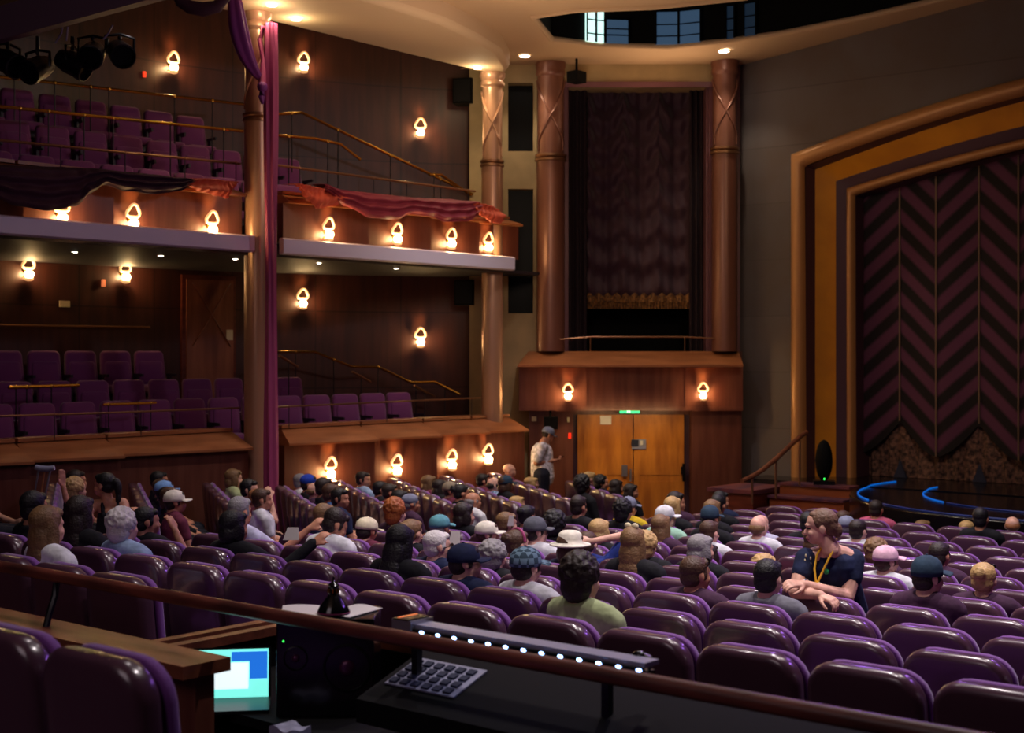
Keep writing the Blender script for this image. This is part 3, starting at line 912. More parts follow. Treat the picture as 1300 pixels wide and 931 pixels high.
sawtooth('lower_balcony_front', LOWB, 0.3, EYE - 1.24, EYE - 1.24, EYE - 1.02, .05, .26, 'ledge_wood', 0, 'lower balcony fronts', ['mahogany lower balcony front with sloped ledge, ' + p for p in pos_l])
sawtooth('lower_balcony_front', LOWB2, 0.1, EYE - 1.24, EYE - 1.24, EYE - 1.02, .05, .26, 'ledge_wood', 0, 'lower balcony fronts', ['mahogany lower balcony front with sloped ledge, ' + p for p in pos_r])
sawtooth('upper_balcony_front', LOWB, EYE + 1.53, EYE + 2.06, EYE + 2.06, EYE + 2.18, .02, .16, 'ledge_wood', 0, 'upper balcony fronts', ['mahogany upper balcony front with sconces, ' + p for p in pos_l])
sawtooth('upper_balcony_front', LOWB2, EYE + 1.53, EYE + 2.06, EYE + 2.06, EYE + 2.18, .02, .16, 'ledge_wood', 0, 'upper balcony fronts', ['mahogany upper balcony front with sconces, ' + p for p in pos_r])
# lilac fascia strip of the upper balcony (gently curved in plan)
def fas(s_): return BT + .34 - .02 * ((s_ - 12) / 5) ** 2
a = MB()
for (sa_, sb_, lb) in ((6.4, 11.99, 'pale lilac fascia strip of the upper balcony, left of the draped column'), (12.48, 17.3, 'pale lilac fascia strip of the upper balcony, right of the pink drape')):
    ss = [sa_ + (sb_ - sa_) * k / 40 for k in range(41)]
    pr = [(0, 1.33), (.03, 1.35), (.03, 1.53), (0, 1.55), (-.06, 1.55), (-.06, 1.33)]
    vs = []
    for s_ in ss: vs += [(fas(s_) + p[0], s_, EYE + p[1]) for p in pr]
    fs = [(i * 6 + k, i * 6 + (k + 1) % 6, (i + 1) * 6 + (k + 1) % 6, (i + 1) * 6 + k) for i in range(40) for k in range(6)] + [(5, 4, 3, 2, 1, 0), tuple(240 + k for k in range(6))]
    a = MB(); a.add(vs, fs, False)
    tag(a.build('balcony_fascia', 'fascia_lilac'), lb, 'fascia')
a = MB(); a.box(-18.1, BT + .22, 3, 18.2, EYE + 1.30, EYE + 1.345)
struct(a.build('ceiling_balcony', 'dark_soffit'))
# balcony tiers
a = MB()
for (t0, t1, h) in ((-15.9, -15.08, 1.5), (-16.8, -15.9, 2.05), (-18.0, -16.8, 2.65)):
    a.box(t0, t1, 3, 16.6 if h < 2 else 15.2, EYE + 1.35, EYE + h)
struct(a.build('floor_upper_balcony', 'carpet'))
a = MB()
for (t0, t1, h) in ((-15.9, -15.08, -1.55), (-16.8, -15.9, -1.3), (-18.0, -16.8, -0.9)):
    a.box(t0, t1, 3, 17.3 if h < -1.5 else 15.6, 0.3, EYE + h)
struct(a.build('floor_lower_balcony', 'carpet'))

def rail_thing(pts, r, label, m='brass', posts=(), knobs=(), group=None):
    e = empty('brass_rail', (0, 0, 0)); tag(e, label, 'rail', group)
    a = MB(); a.tube(pts, r, 8); a.build('rail', m, e)
    for (f, dz) in posts:
        i = int(f * (len(pts) - 1)); u = f * (len(pts) - 1) - i
        q = Vector(pts[i]).lerp(Vector(pts[min(i + 1, len(pts) - 1)]), u)
        a = MB(); a.tube([q, q - Vector((0, 0, dz))], r * .45, 6); a.build('post', 'seat_dark', e)
        a = MB(); a.ell(q, (r * 1.4,) * 3, 8); a.build('collar', m, e)
    return e
def ply(pts, fn): return [fn(*p) for p in pts]
PF = [(.02, .3), (.25, .3), (.5, .3), (.75, .3), (.98, .3)]
rail_thing(ply([(-12, 177, BT), (305, 208, BT)], QT), .017, 'front brass rail on the upper balcony ledge, left of the column', posts=PF, m='dull_brass')
rail_thing(ply([(-12, 134, -15.9), (312, 167, -15.9)], QT), .022, 'middle brass rail before the second tier of the upper balcony', posts=[(.1, .9), (.2, .9), (.33, .9), (.44, .9), (.67, .9), (.9, .9)])
rail_thing(ply([(-12, 96, -16.8), (315, 133, -16.8)], QT), .022, 'highest brass rail before the back tier of the upper balcony', posts=[(.08, .9), (.22, .9), (.35, .9), (.42, .9), (.68, .9), (.84, .9)])
rail_thing(ply([(352, 145, -16.4), (383, 143, -16.4)] + [(600, 247, -15.6)], QT), .024, 'long brass stair rail sloping down behind the upper balcony, upper one', posts=[(.3, .9), (.6, .9), (.75, .9), (.9, .9)])
rail_thing(ply([(352, 172, -15.9), (400, 176, -15.9), (432, 183, -15.9), (458, 203, -15.7)], QT), .022, 'short curved brass rail right of the drape on the upper balcony', posts=[(.1, .9), (.5, .9)])
rail_thing(ply([(352, 210, BT), (603, 243, BT)], QT), .017, 'front brass rail on the upper balcony ledge, right of the drape', posts=[(.1, .3), (.45, .3), (.62, .3), (.96, .3)], m='dull_brass')
rail_thing(ply([(545, 222, -15.4), (560, 222, -15.4), (598, 248, -15.3)], QT), .022, 'small brass rail at the stage end of the upper balcony', posts=[(.2, .6)])
rail_thing(ply([(-12, 529, BT), (120, 525, BT), (304, 518, BT)], QT), .013, 'thin brass rail on the lower balcony ledge, left of the column', m='dull_brass', posts=[(.3, .3), (.65, .3), (.97, .3)])
rail_thing(ply([(352, 517, BT), (610, 505, BT)], QT), .013, 'thin brass rail on the lower balcony ledge, right of the drape', m='dull_brass', posts=[(.05, .3), (.5, .3), (.95, .3)])
rail_thing(ply([(11, 492, -15.95), (100, 489.5, -15.95)], QT), .022, 'short brass bar between lower balcony seats near the left edge', posts=[(.1, .8), (.25, .8), (.6, .8), (.9, .8)])
rail_thing(ply([(131, 514, -15.15), (198, 511.5, -15.15)], QT), .018, 'short brass bar in front of the lower balcony seats, mid left', posts=[(.1, .5), (.9, .5)])
rail_thing(ply([(352, 447, -16.7), (400, 447, -16.7), (447, 466, -16.6), (480, 466, -16.5), (522, 486, -16.2), (552, 485, -16.0), (584, 501, -15.7)], QT), .022, 'stepped brass stair rail descending behind the lower balcony', posts=[(.08, .8), (.25, .8), (.5, .8), (.7, .8), (.9, .6)])
for (p, lb) in (([(355, 452), (378, 466)], 'short sloping brass bar nearest the pink drape, lower balcony'), ([(447, 472), (470, 485)], 'short sloping brass bar in the middle of the lower balcony stair'), ([(526, 490), (552, 504)], 'short sloping brass bar at the stage end of the lower stair')):
    rail_thing([QT(*q, -16.0) for q in p], .02, lb, m='dull_brass', posts=[(.5, .5)])
rail_thing(ply([(-12, 413, -17.9), (190, 416, -17.9)], QT), .02, 'long wall handrail high behind the lower balcony seats', m='dull_brass')

# door on the back wall of the lower balcony
def backwall(name, x0, x1, y0, y1, off, th, m, parent=None):
    Z0, n0 = wall_at(x0); Z1, n1 = wall_at(x1); n0 = n0.to_3d()
    Zm = (Z0 + Z1) / 2; zlo, zhi = EYE + (450 - y1) / 1800 * Zm, EYE + (450 - y0) / 1800 * Zm
    q0, q1 = P(x0, 450, Z0), P(x1, 450, Z1)
    vs = []
    for q in (q0, q1):
        for o_ in (off, off + th):
            for z_ in (zlo, zhi):
                p = q + n0 * o_; vs.append((p.x, p.y, z_))
    a = MB(); a.add(vs, [(0, 1, 3, 2), (4, 6, 7, 5), (0, 4, 5, 1), (2, 3, 7, 6), (0, 2, 6, 4), (1, 5, 7, 3)])
    return a.build(name, m, parent)
def onwall(px, py, off):
    Z, n = wall_at(px); return P(px, py, Z) + n.to_3d() * off
d1 = struct(backwall('door_2', 229, 297, 350, 522, 0.0, .06, 'mahogany'))
d2 = backwall('door_leaf', 234, 293, 356, 521, .06, .03, 'door_wood', d1)
a = MB()
pa, pb, pc, pd = onwall(240, 360, .125), onwall(288, 360, .125), onwall(240, 440, .125), onwall(288, 440, .125)
a.tube([pa, pd], .012, 4); a.tube([pb, pc], .012, 4); a.build('diagonal_bead', 'mahogany', d1)
backwall('door_notice', 283.5, 291.5, 419, 432, .10, .01, 'cream', d1)
tag(backwall('wall_plate', 75, 88, 382, 390, .0, .02, 'cream'), 'small cream plate on the dark wall behind the lower balcony', 'plate')
tag(backwall('small_wall_lamp', 128.5, 131.5, 355, 364, .0, .05, 'led_orange'), 'tiny orange lit lamp on the lower balcony wall', 'lamp')
tag(backwall('red_indicator', 181, 184, 91, 98, .0, .03, 'led_red'), 'tiny red indicator light on the upper balcony wall', 'indicator')
for (px, py, lb) in ((204, 324, 'brightest tiny downlight under the upper balcony, left of the column'), (95, 319, 'faint tiny downlight under the upper balcony near the left edge'), (299, 328, 'tiny downlight under the upper balcony beside the column'),
                     (405, 333, 'tiny downlight under the upper balcony right of the drape'), (503, 340, 'tiny downlight under the balcony toward the far column')):
    q = QH(px, py, 1.30); e = empty('balcony_downlight', q); tag(e, lb, 'downlight')
    a = MB(); a.lathe([(.035, 0), (.035, -.012), (.001, -.02)], 12); a.build('lens', 'lamp_white', e)
    a = MB(); a.lathe([(.05, 0), (.05, -.01), (.035, -.012)], 12, cap=False); a.build('trim_ring', 'dull_brass', e)
# black wall speakers
for (px, py, hh, lb) in ((590, 117, .42, 'black wall speaker high beside the far gold column'), (592, 372, .42, 'black wall speaker under the balcony beside the far gold column')):
    Z, nr = wall_at(px); q = P(px, py, Z - .25)
    e = empty('wall_speaker', q, math.radians(25)); tag(e, lb, 'speaker')
    a = MB(); a.box(-.16, .16, -.16, .14, -hh / 2, hh / 2); a.build('cabinet', 'black', e)
    a = MB(); a.box(-.14, .14, -.17, -.16, -hh / 2 + .03, hh / 2 - .03); a.build('grille', 'black_metal', e)
    a = MB(); a.box(-.03, .03, .14, .24, -.04, .04); a.build('bracket', 'black_metal', e)

# ---- wall sconces
def make_sconce():
    e = empty('wall_sconce', (0, 0, 0))
    a = MB(); a.lathe([(.035, 0), (.045, .01), (.03, .03)], 14, m=Matrix.Rotation(math.radians(-90), 4, 'Y') @ Matrix.Rotation(math.pi, 4, 'Y')); bp_ = a.build('back_plate', 'brass', e)
    # open rounded-triangle glass loop above
    a = MB(); pts = []
    for k in range(25):
        an = 2 * math.pi * k / 24
        r = .075 * (1 + .16 * math.cos(3 * (an - math.pi / 2)))
        pts.append((.075 + .02 * math.sin(an), r * math.cos(an), .075 + r * .9 * math.sin(an)))
    a.tube(pts, .017, 8, cap=False); a.build('glass_loop', 'sconce_glass', e)
    a = MB(); a.ell((.085, 0, -.054), (.05, .056, .05), 14); a.build('bulb', 'bulb', e)
    a = MB(); a.lathe([(.02, -.135), (.05, -.125), (.058, -.10), (.05, -.095)], 14, (.08, 0, 0)); a.build('glass_cup', 'sconce_glass', e)
    a = MB(); a.tube([(.02, 0, 0), (.06, 0, -.005), (.08, 0, -.01)], .012, 6); a.build('arm', 'brass', e)
    for k, an in enumerate((35, 150, 215, 325)):
        a = MB(); c, s_ = math.cos(math.radians(an)), math.sin(math.radians(an))
        a.add([(.045, .05 * c - .012 * s_, -.05 + .05 * s_ + .012 * c), (.045, .05 * c + .012 * s_, -.05 + .05 * s_ - .012 * c), (.03, .10 * c, -.05 + .10 * s_),
               (.051, .05 * c - .012 * s_, -.05 + .05 * s_ + .012 * c), (.051, .05 * c + .012 * s_, -.05 + .05 * s_ - .012 * c), (.036, .10 * c, -.05 + .10 * s_)],
              [(0, 1, 2), (5, 4, 3), (0, 3, 4, 1), (1, 4, 5, 2), (2, 5, 3, 0)])
        a.build('leaf', 'brass', e)
    l1 = light('POINT', 'sconce_light', (.135, 0, -.05), 13, (1, .56, .20), size=.035); l1.parent = e
    l2 = light('SPOT', 'sconce_uplight', (.09, 0, .12), 13, (1, .50, .14), (.02, 0, 1), size=.03, spot=95, blend=1); l2.parent = e
    return e
sc0 = make_sconce(); used = False
def sconce(loc, ang, label, group, k=1.0):
    global used
    e = sc0 if not used else copy_tree(sc0); used = True
    e.location = loc; e.rotation_euler = (0, 0, ang); e.scale = (k,) * 3
    tag(e, label, 'wall lamp', group)
def bay_sconce(px, py, bounds, base, amp, label, group):
    # on the sawtooth panel: find where the sight line meets it
    for i in range(len(bounds) - 1):
        s0, s1 = bounds[i] + .02, bounds[i + 1] - .02
        for f in [x / 50 for x in range(51)]:
            t = BT + base + amp * f; q = QT(px, py, t)
            if abs(q.y - (s0 + (s1 - s0) * f)) < (s1 - s0) / 60 + .02:
                ang = -math.atan2(amp, s1 - s0)
                sconce(q, ang, label, group, 1.12); return
    q = QT(px, py, BT + base + amp * .7); sconce(q, 0, label, group)
gu, gl_, gb = 'sconces on the upper balcony front', 'sconces on the lower balcony front', 'sconces on the back wall'
for px, py, w_ in ((75, 271, 'leftmost'), (165, 278, 'second from the left'), (265, 286, 'third from the left, by the draped column')):
    bay_sconce(px, py, LOWB, .02, .16, 'lit gold sconce on upper balcony front, ' + w_, gu)
for px, py, w_ in ((413, 293, 'first right of the drape'), (500, 299, 'second right of the drape'), (569, 305, 'third right of the drape'), (616, 310, 'last by the far column')):
    bay_sconce(px, py, LOWB2, .02, .16, 'lit gold sconce on upper balcony front, ' + w_, gu)
for px, py, w_ in ((416, 596, 'first right of the drape'), (500, 592, 'second right of the drape'), (570, 585, 'third right of the drape'), (616, 578, 'last by the far column')):
    bay_sconce(px, py, LOWB2, .05, .26, 'lit gold sconce on lower balcony front, ' + w_, gl_)
for px, py, w_ in ((217, 82, 'high on upper balcony wall, left of the column'), (383, 82, 'high on upper balcony wall, right of the drape'), (532, 165, 'high on upper balcony wall, toward the stage'),
                   (32, 343, 'on lower balcony wall near the left edge'), (155, 347, 'on lower balcony wall, left of the door'), (382, 381, 'on lower balcony wall, right of the drape'), (532, 430, 'on lower balcony wall, toward the stage')):
    Z, nr = wall_at(px); q = P(px, py, Z); nr = nr.to_3d()
    sconce(q + nr * .005, math.atan2(nr.y, nr.x), 'lit gold sconce ' + w_, gb, 1.15)
for px, py, w_ in ((721, 499, 'left'), (892, 498, 'right')):
    q = CF(X(px, Zb), Zb - .002, H(py, Zb)); sconce(q, math.radians(40 - 90), 'lit gold sconce on the box front above the exit, %s of the two' % w_, 'sconces on the exit box')
dl_ = light('AREA', 'door_downlight', CF(X(800), Zb - .45, -.95), 6.5, (1, .68, .32), CF(X(800), Zb + .36, -2.0), size=1.5, sy=.08)

# ================================================================ DRAPES
# long pink drape that hangs in front of the column
dp = empty('hanging_drape', (0, 0, 0)); tag(dp, 'long thin pink drape hanging from ceiling to floor beside the gold column', 'drape')
q0 = P(344, 300, 18.3)
zt_ = EYE + H(30, 18.3); zf_ = Ffloor(q0.y, q0.x) + .02
a = MB(); vs = []; nn = 28; mm = 60
for i in range(mm + 1):
    f = i / mm; z = zf_ + (zt_ - zf_) * f
    r = .075 + .012 * math.sin(f * 9)
    for k in range(nn):
        an = 2 * math.pi * k / nn
        rr = r * (1 + .16 * math.sin(an * 6 + f * 5))
        vs.append((q0.x + rr * math.cos(an), q0.y + rr * math.sin(an), z))
a.add(vs, [(i * nn + k, i * nn + (k + 1) % nn, (i + 1) * nn + (k + 1) % nn, (i + 1) * nn + k) for i in range(mm) for k in range(nn)] + [tuple(reversed(range(nn))), tuple(mm * nn + k for k in range(nn))], True)
a.build('hanging_cloth', 'drape_pink', dp)
a = MB(); a.tube([P(343, 40, 18.3), P(334, 36, 18.35), P(330, 50, 18.3), P(334, 75, 18.25), P(333, 108, 18.2)], .03, 10, rs=[.06, .05, .035, .03, .05]); a.build('wrapped_end', 'drape_pink', dp)
vs_ = empty('violet_swag', (0, 0, 0)); tag(vs_, 'violet fabric swag looping from the ceiling to a knot on the column', 'drape')
a = MB(); a.tube([P(224, -8, 17.4), P(229, 2, 17.4), P(241, 9, 17.4), P(258, 12, 17.4), P(276, 8, 17.4), P(290, -6, 17.4)], .06, 12, rs=[.06, .07, .085, .09, .08, .05]); a.build('loop', 'drape_plum', vs_)
a = MB()
pth = [(297, -10, 17.8), (299, 12, 17.8), (303, 40, 17.85), (310, 66, 17.95), (320, 88, 18.1), (332, 104, 18.25)]
pts = [P(*q) for q in pth]; nn = 20
rs = [.075, .10, .12, .11, .08, .04]; vs = []
for i, p in enumerate(pts):
    for k in range(nn):
        an = 2 * math.pi * k / nn; rr = rs[i] * (1 + .18 * math.sin(5 * an))
        d = CF(math.cos(an) * rr, math.sin(an) * rr * .6, 0) - CF(0, 0, 0)
        vs.append(p + d)
a.add(vs, [(i * nn + k, i * nn + (k + 1) % nn, (i + 1) * nn + (k + 1) % nn, (i + 1) * nn + k) for i in range(5) for k in range(nn)] + [tuple(reversed(range(nn))), tuple(5 * nn + k for k in range(nn))], True)
o = a.build('falling_cloth', 'drape_violet', vs_); sd = o.modifiers.new('sub', 'SUBSURF'); sd.levels = sd.render_levels = 2
a = MB(); a.ell(P(333, 110, 18.2), (.07, .07, .07), 12); a.tube([P(333, 112, 18.2), P(332, 122, 18.2), P(333, 132, 18.2)], .03, 8, rs=[.05, .045, .02]); a.build('knot', 'drape_violet', vs_)

def swag(name, pts, folds, m, label, t=BT + .2, parent=None):
    """cloth hung over the ledge: pts = (px, y_top, y_bottom)"""
    e = empty(name, (0, 0, 0)) if parent is None else parent
    if parent is None: tag(e, label, 'drape', 'swags over the upper balcony ledge')
    def fn(a, b):
        f = a * (len(pts) - 1); i = min(int(f), len(pts) - 2); u = f - i; u = u * u * (3 - 2 * u)
        px = pts[i][0] + (pts[i + 1][0] - pts[i][0]) * (f - i)
        y0 = pts[i][1] + (pts[i + 1][1] - pts[i][1]) * u; y1 = pts[i][2] + (pts[i + 1][2] - pts[i][2]) * u
        q = QT(px, y0 + (y1 - y0) * b, t)
        q.x += .028 * math.sin(b * folds * 2 * math.pi + a * 3) + .06 * math.sin(math.pi * b * .5) - .32 * max(0, (.14 - b) / .14) + (.012 * math.sin(a * 60 + b * 9))
        return q
    a = MB(); a.slab(fn, 80, 30, (-.02, 0, 0)); return a.build('draped_cloth', m, e)
TD = BT + .40
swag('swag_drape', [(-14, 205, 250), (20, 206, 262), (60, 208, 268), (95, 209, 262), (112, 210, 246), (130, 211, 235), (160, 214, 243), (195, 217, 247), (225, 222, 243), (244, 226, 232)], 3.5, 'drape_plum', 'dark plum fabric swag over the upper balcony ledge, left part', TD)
swag('swag_drape', [(236, 231, 238), (255, 224, 244), (275, 224, 249), (287, 226, 252), (294, 228, 240), (298, 229, 234)], 1.5, 'drape_warm_lit', 'fabric swag end coloured orange for warm light, left of the draped column', TD)
swag('swag_drape', [(376, 232, 240), (388, 232, 254), (402, 234, 265), (420, 238, 262), (438, 246, 258)], 1.5, 'drape_warm_lit', 'fabric swag end coloured orange for warm light, right of the pink drape', TD)
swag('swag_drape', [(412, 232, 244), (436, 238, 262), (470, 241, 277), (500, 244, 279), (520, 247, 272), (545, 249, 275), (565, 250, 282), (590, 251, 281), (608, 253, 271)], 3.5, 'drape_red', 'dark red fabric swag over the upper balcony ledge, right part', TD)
swag('swag_drape', [(600, 255, 268), (612, 256, 276), (624, 258, 283), (632, 262, 284), (638, 268, 280)], 1.5, 'drape_warm_lit', 'swag end coloured bright orange for warm light, at the far gold column', TD)

# ================================================================ LIGHTING BRIDGE near the top left
br = empty('lighting_bridge', (-10, 7.4, EYE + 3)); tag(br, 'dark plum lighting bridge crossing the top left corner', 'bridge')
sB = 7.2
q1 = QS(0, 50, sB); hB = q1.z
a = MB(); a.box(-14.8 + 10, -4.5 + 10, sB - 7.4, sB + .1 - 7.4, hB - EYE - 3, hB - EYE - 3 + .32); a.build('fascia_board', 'bridge_plum', br)
a = MB(); a.box(-14.8 + 10, -4.5 + 10, sB + .1 - 7.4, sB + .45 - 7.4, hB - EYE - 3 + .22, hB - EYE - 3 + .34); a.build('walkway', 'black', br)
a = MB(); a.box(-14.8 + 10, -4.5 + 10, sB - .25 - 7.4, sB - .2 - 7.4, hB - EYE - 3 + .5, hB - EYE - 3 + 1.2); a.build('rear_panel', 'dark_soffit', br)
for i_, (px, py, kind, lb) in enumerate(((48, 70, 0, 'black stage spotlight hung lowest under the lighting bridge'), (118, 52, 1, 'black moving light hung under the lighting bridge'), (152, 50, 0, 'black stage light at the right end of the lighting bridge'), (10, 62, 1, 'black stage light hung at the left edge under the bridge'), (92, 64, 0, 'black stage light with brass ring near the bridge middle'))):
    Z = 13.9; q = P(px, py, Z)
    e = empty('stage_light', q, math.radians(20 + 25 * i_)); tag(e, lb, 'stage light', 'stage lights under the bridge')
    a = MB(); a.tube([(0, 0, .0), (0, 0, hB + .12 - q.z)], .02, 8); a.build('hanging_pole', 'black_metal', e)
    a = MB(); a.tube([(-.14, 0, -.12), (-.14, 0, .02), (0, 0, .05), (.14, 0, .02), (.14, 0, -.12)], .016, 6); a.build('yoke', 'black_metal', e)
    a = MB(); a.lathe([(.02, -.16), (.09, -.15), (.115, -.05), (.115, .08), (.125, .09), (.125, .16), (.11, .165), (.10, .12), (.01, .11)], 20, m=Matrix.Translation((0, 0, -.13)) @ Matrix.Rotation(math.radians(115), 4, 'X'), cap=False); a.build('lamp_body', 'black_metal', e)
    a = MB(); a.lathe([(.10, .12), (.001, .125)], 20, m=Matrix.Translation((0, 0, -.13)) @ Matrix.Rotation(math.radians(115), 4, 'X')); a.build('lens', 'dark_glass', e)
for i_, (pp, lb) in enumerate((([(80, 30), (78, 42), (70, 55)], 'pale cable loop hanging under the bridge, left'), ([(86, 34), (85, 45), (84, 52)], 'short pale cable under the bridge, middle'), ([(143, 32), (138, 42), (131, 50)], 'pale cable under the bridge, right'))):
    a = MB(); a.tube([P(px, py, 13.5) for px, py in pp], .009, 6)
    o = a.build('cable', 'grey_metal', br); o.location = (10, -7.4, -(EYE + 3)); o['label'] = lb

# ================================================================ SEATS
def make_seat():
    e = empty('theatre_chair', (0, 0, 0))
    a = MB()
    pillow(a, lambda g: rounded(.505, .40, 1.045, .125, .06, g), -.32, -.215, .040, shear=.10, zref=1.0, bulge=.006, n=4, bow=.22)
    a.build('back_shell', 'seat_shell', e)
    a = MB()
    pillow(a, lambda g: rounded(.508, .46, 1.042, .13, .06, g), -.213, -.172, .014, shear=.10, zref=1.0, bulge=.006, n=3, bow=.22)
    a.build('back_cushion', 'seat_fabric', e)
    a = MB()
    pillow(a, lambda g: rounded(.47, .35, .455, .045, .04, g), -.165, .27, .03, n=3, bulge=.004)
    a.build('seat_cushion', 'seat_fabric', e)
    for sx in (-1, 1):
        a = MB(); a.box(sx * .252 - .015, sx * .252 + .015, -.16, .16, .60, .64); a.box(sx * .252 - .012, sx * .252 + .012, -.14, -.04, .30, .60)
        a.build('armrest', 'seat_dark', e)
    a = MB(); a.box(-.20, .20, -.14, .02, .30, .36); a.box(-.04, .04, -.12, .0, .02, .30); a.box(-.12, .12, -.18, .08, -.10, .02); a.build('pedestal', 'seat_dark', e)
    return e
seat0 = make_seat(); seat_used = False
SEATS = []       # (x, y, z, yaw, object)
def place_seat(x, y, z, yaw, label, group, hinge=None):
    global seat_used
    e = seat0 if not seat_used else copy_tree(seat0); seat_used = True
    e.location = (x, y, z); e.rotation_euler = (0, 0, yaw)
    tag(e, label, 'seat', group)
    SEATS.append([x, y, z, yaw, e, None])
    return e
ROW0 = 5.58
rows_main = {}
for k in range(-1, 13):
    s = ROW0 + .92 * k
    j0, js = -10, []
    for j in range(-10, 12):
        t = -3.69 + .545 * j
        if k == -1 and t > -6.4: continue
        if t > -.367 * s + .42: continue
        if k == 12 and t > -8.3: continue
        if k == 11 and (t + 6.3) ** 2 + (s + .45 - 20.2) ** 2 < 3.5 ** 2: continue
        # out of sight to the left of the frame
        px_k = (C40 * t + S40 * s) / (C40 * s - S40 * t)
        if px_k < -.385: continue
        js.append(t)
    for n_, t in enumerate(js):
        sd = 'aisle' if js[0] < -9 else 'left'
        if k == -1: lab = 'plum seat behind the booth rail, %s from the left' % ORD[n_ + 1]
        else: lab = 'glossy plum seat, %s from left end, %s row past the sound desk' % (ORD[n_ + 1], ORD[k + 1])
        place_seat(t, s, Ffloor(s - .25, t), 0, lab, 'seats of the main stalls block')
for n_, t in enumerate((-3.66, -4.21)):
    place_seat(t, 2.70, 1.12, 0, ('dark plum seat nearest the viewer at the bottom left', 'dark plum seat cut by the left frame edge at the bottom')[n_], 'seats on the rear platform')
# side block, turned to the stage
q0 = P(344, 300, 18.3)
yw = math.radians(-33)
rd = Vector((math.cos(yw), math.sin(yw))); 
nrow = 0
for k in range(0, 11):
    s0 = 6.9 + 1.08 * k
    nrow += 1; nn_ = 0
    for j in range(7):
        t = -14.0 + rd.x * .55 * j; s = s0 + rd.y * .55 * j
        if t > -10.1: continue
        px_k = (C40 * t + S40 * s) / (C40 * s - S40 * t)
        if px_k < -.375: continue
        if s > 17.0: continue
        if (Vector((t, s)) - Vector((q0.x, q0.y))).length < .48: continue
        nn_ += 1
        place_seat(t, s, Ffloor(s, t), yw, 'angled side block seat, %s from the wall, %s row from the back' % (ORD[nn_], ORD[nrow]), 'seats of the angled side block')

# balcony seats (upholstered, facing across the house)
def make_bseat():
    e = empty('balcony_armchair', (0, 0, 0))
    a = MB(); pillow(a, lambda g: rounded(.49, .40, .95, .07, .04, g, taper=.10), -.26, -.17, .035, shear=.14, zref=.9, n=3, bulge=.006); a.build('backrest', 'balcony_fabric', e)
    a = MB(); pillow(a, lambda g: rounded(.40, .48, .80, .05, .04, g, taper=.08), -.185, -.145, .02, shear=.14, zref=.9, n=3, bulge=.01); a.build('back_pad', 'balcony_fabric', e)
    a = MB(); pillow(a, lambda g: rounded(.44, .34, .46, .045, .04, g), -.17, .24, .03, n=3, bulge=.004); a.build('seat_cushion', 'balcony_fabric', e)
    for sx in (-1, 1):
        a = MB(); a.box(sx * .258 - .014, sx * .258 + .014, -.14, .14, .58, .62); a.box(sx * .258 - .012, sx * .258 + .012, -.12, -.02, 0, .58); a.build('armrest', 'seat_dark', e)
    a = MB(); a.box(-.2, .2, -.14, .04, .28, .34); a.box(-.05, .05, -.1, .0, 0, .28); a.build('pedestal', 'seat_dark', e)
    return e
bs0 = make_bseat(); bused = False
for (lev, tiers) in (('lower', ((-15.5, -1.55, 9.0, 15.9), (-16.35, -1.3, 9.2, 14.6), (-17.25, -.9, 9.6, 12.7))), ('upper', ((-15.5, 1.5, 9.0, 15.7), (-16.4, 2.05, 9.2, 14.4), (-17.3, 2.65, 9.8, 13.6)))):
    for r_, (t, h, sa, sb) in enumerate(tiers):
        s = sa; n_ = 0
        while s < sb:
            n_ += 1
            if True:
                e = bs0 if not bused else copy_tree(bs0); bused = True
                e.location = (t, s, EYE + h); e.rotation_euler = (0, 0, math.radians(-100))
                tag(e, '%s balcony purple seat, %s from the left in the %s row' % (lev, ORD[n_] if n_ < 19 else 'last', ('front', 'middle', 'back')[r_]), 'seat', '%s balcony seats' % lev)
            s += .575

# ================================================================ SOUND BOOTH in the foreground
a = MB(); a.box(-9.5, -4.66, 3.565, 3.66, .7, EYE - 1.30)
struct(a.build('wall_parapet', 'mahogany_plain'))
a = MB(); a.box(-9.6, -4.63, 3.48, 3.72, EYE - 1.299, EYE - 1.245)
tag(a.build('parapet_cap', 'brown_wood'), 'long brown wooden cap of the low parapet at the bottom left', 'ledge')
hr = empty('booth_handrail', (0, 0, 0)); tag(hr, 'thick dark red-brown handrail crossing the foreground diagonally', 'handrail')
a = MB(); a.tube([(-6.6 + .3 * k, 3.68, EYE - 1.03) for k in range(31)], .029, 12); a.build('rail', 'rail_wood', hr)
for px in (72,):
    k = (px - 650) / 1800; t = 3.68 * (C40 * k - S40) / (S40 * k + C40)
    a = MB(); a.tube([(t, 3.68, EYE - 1.06), (t, 3.67, EYE - 1.12), (t + .03, 3.62, EYE - 1.2), (t + .04, 3.60, EYE - 1.25)], .016, 8); a.build('post', 'black_metal', hr)
a = MB(); a.tube([(-1.2, 3.68, EYE - 1.06), (-1.2, 3.68, EYE - 2.0)], .016, 8); a.build('post', 'black_metal', hr)
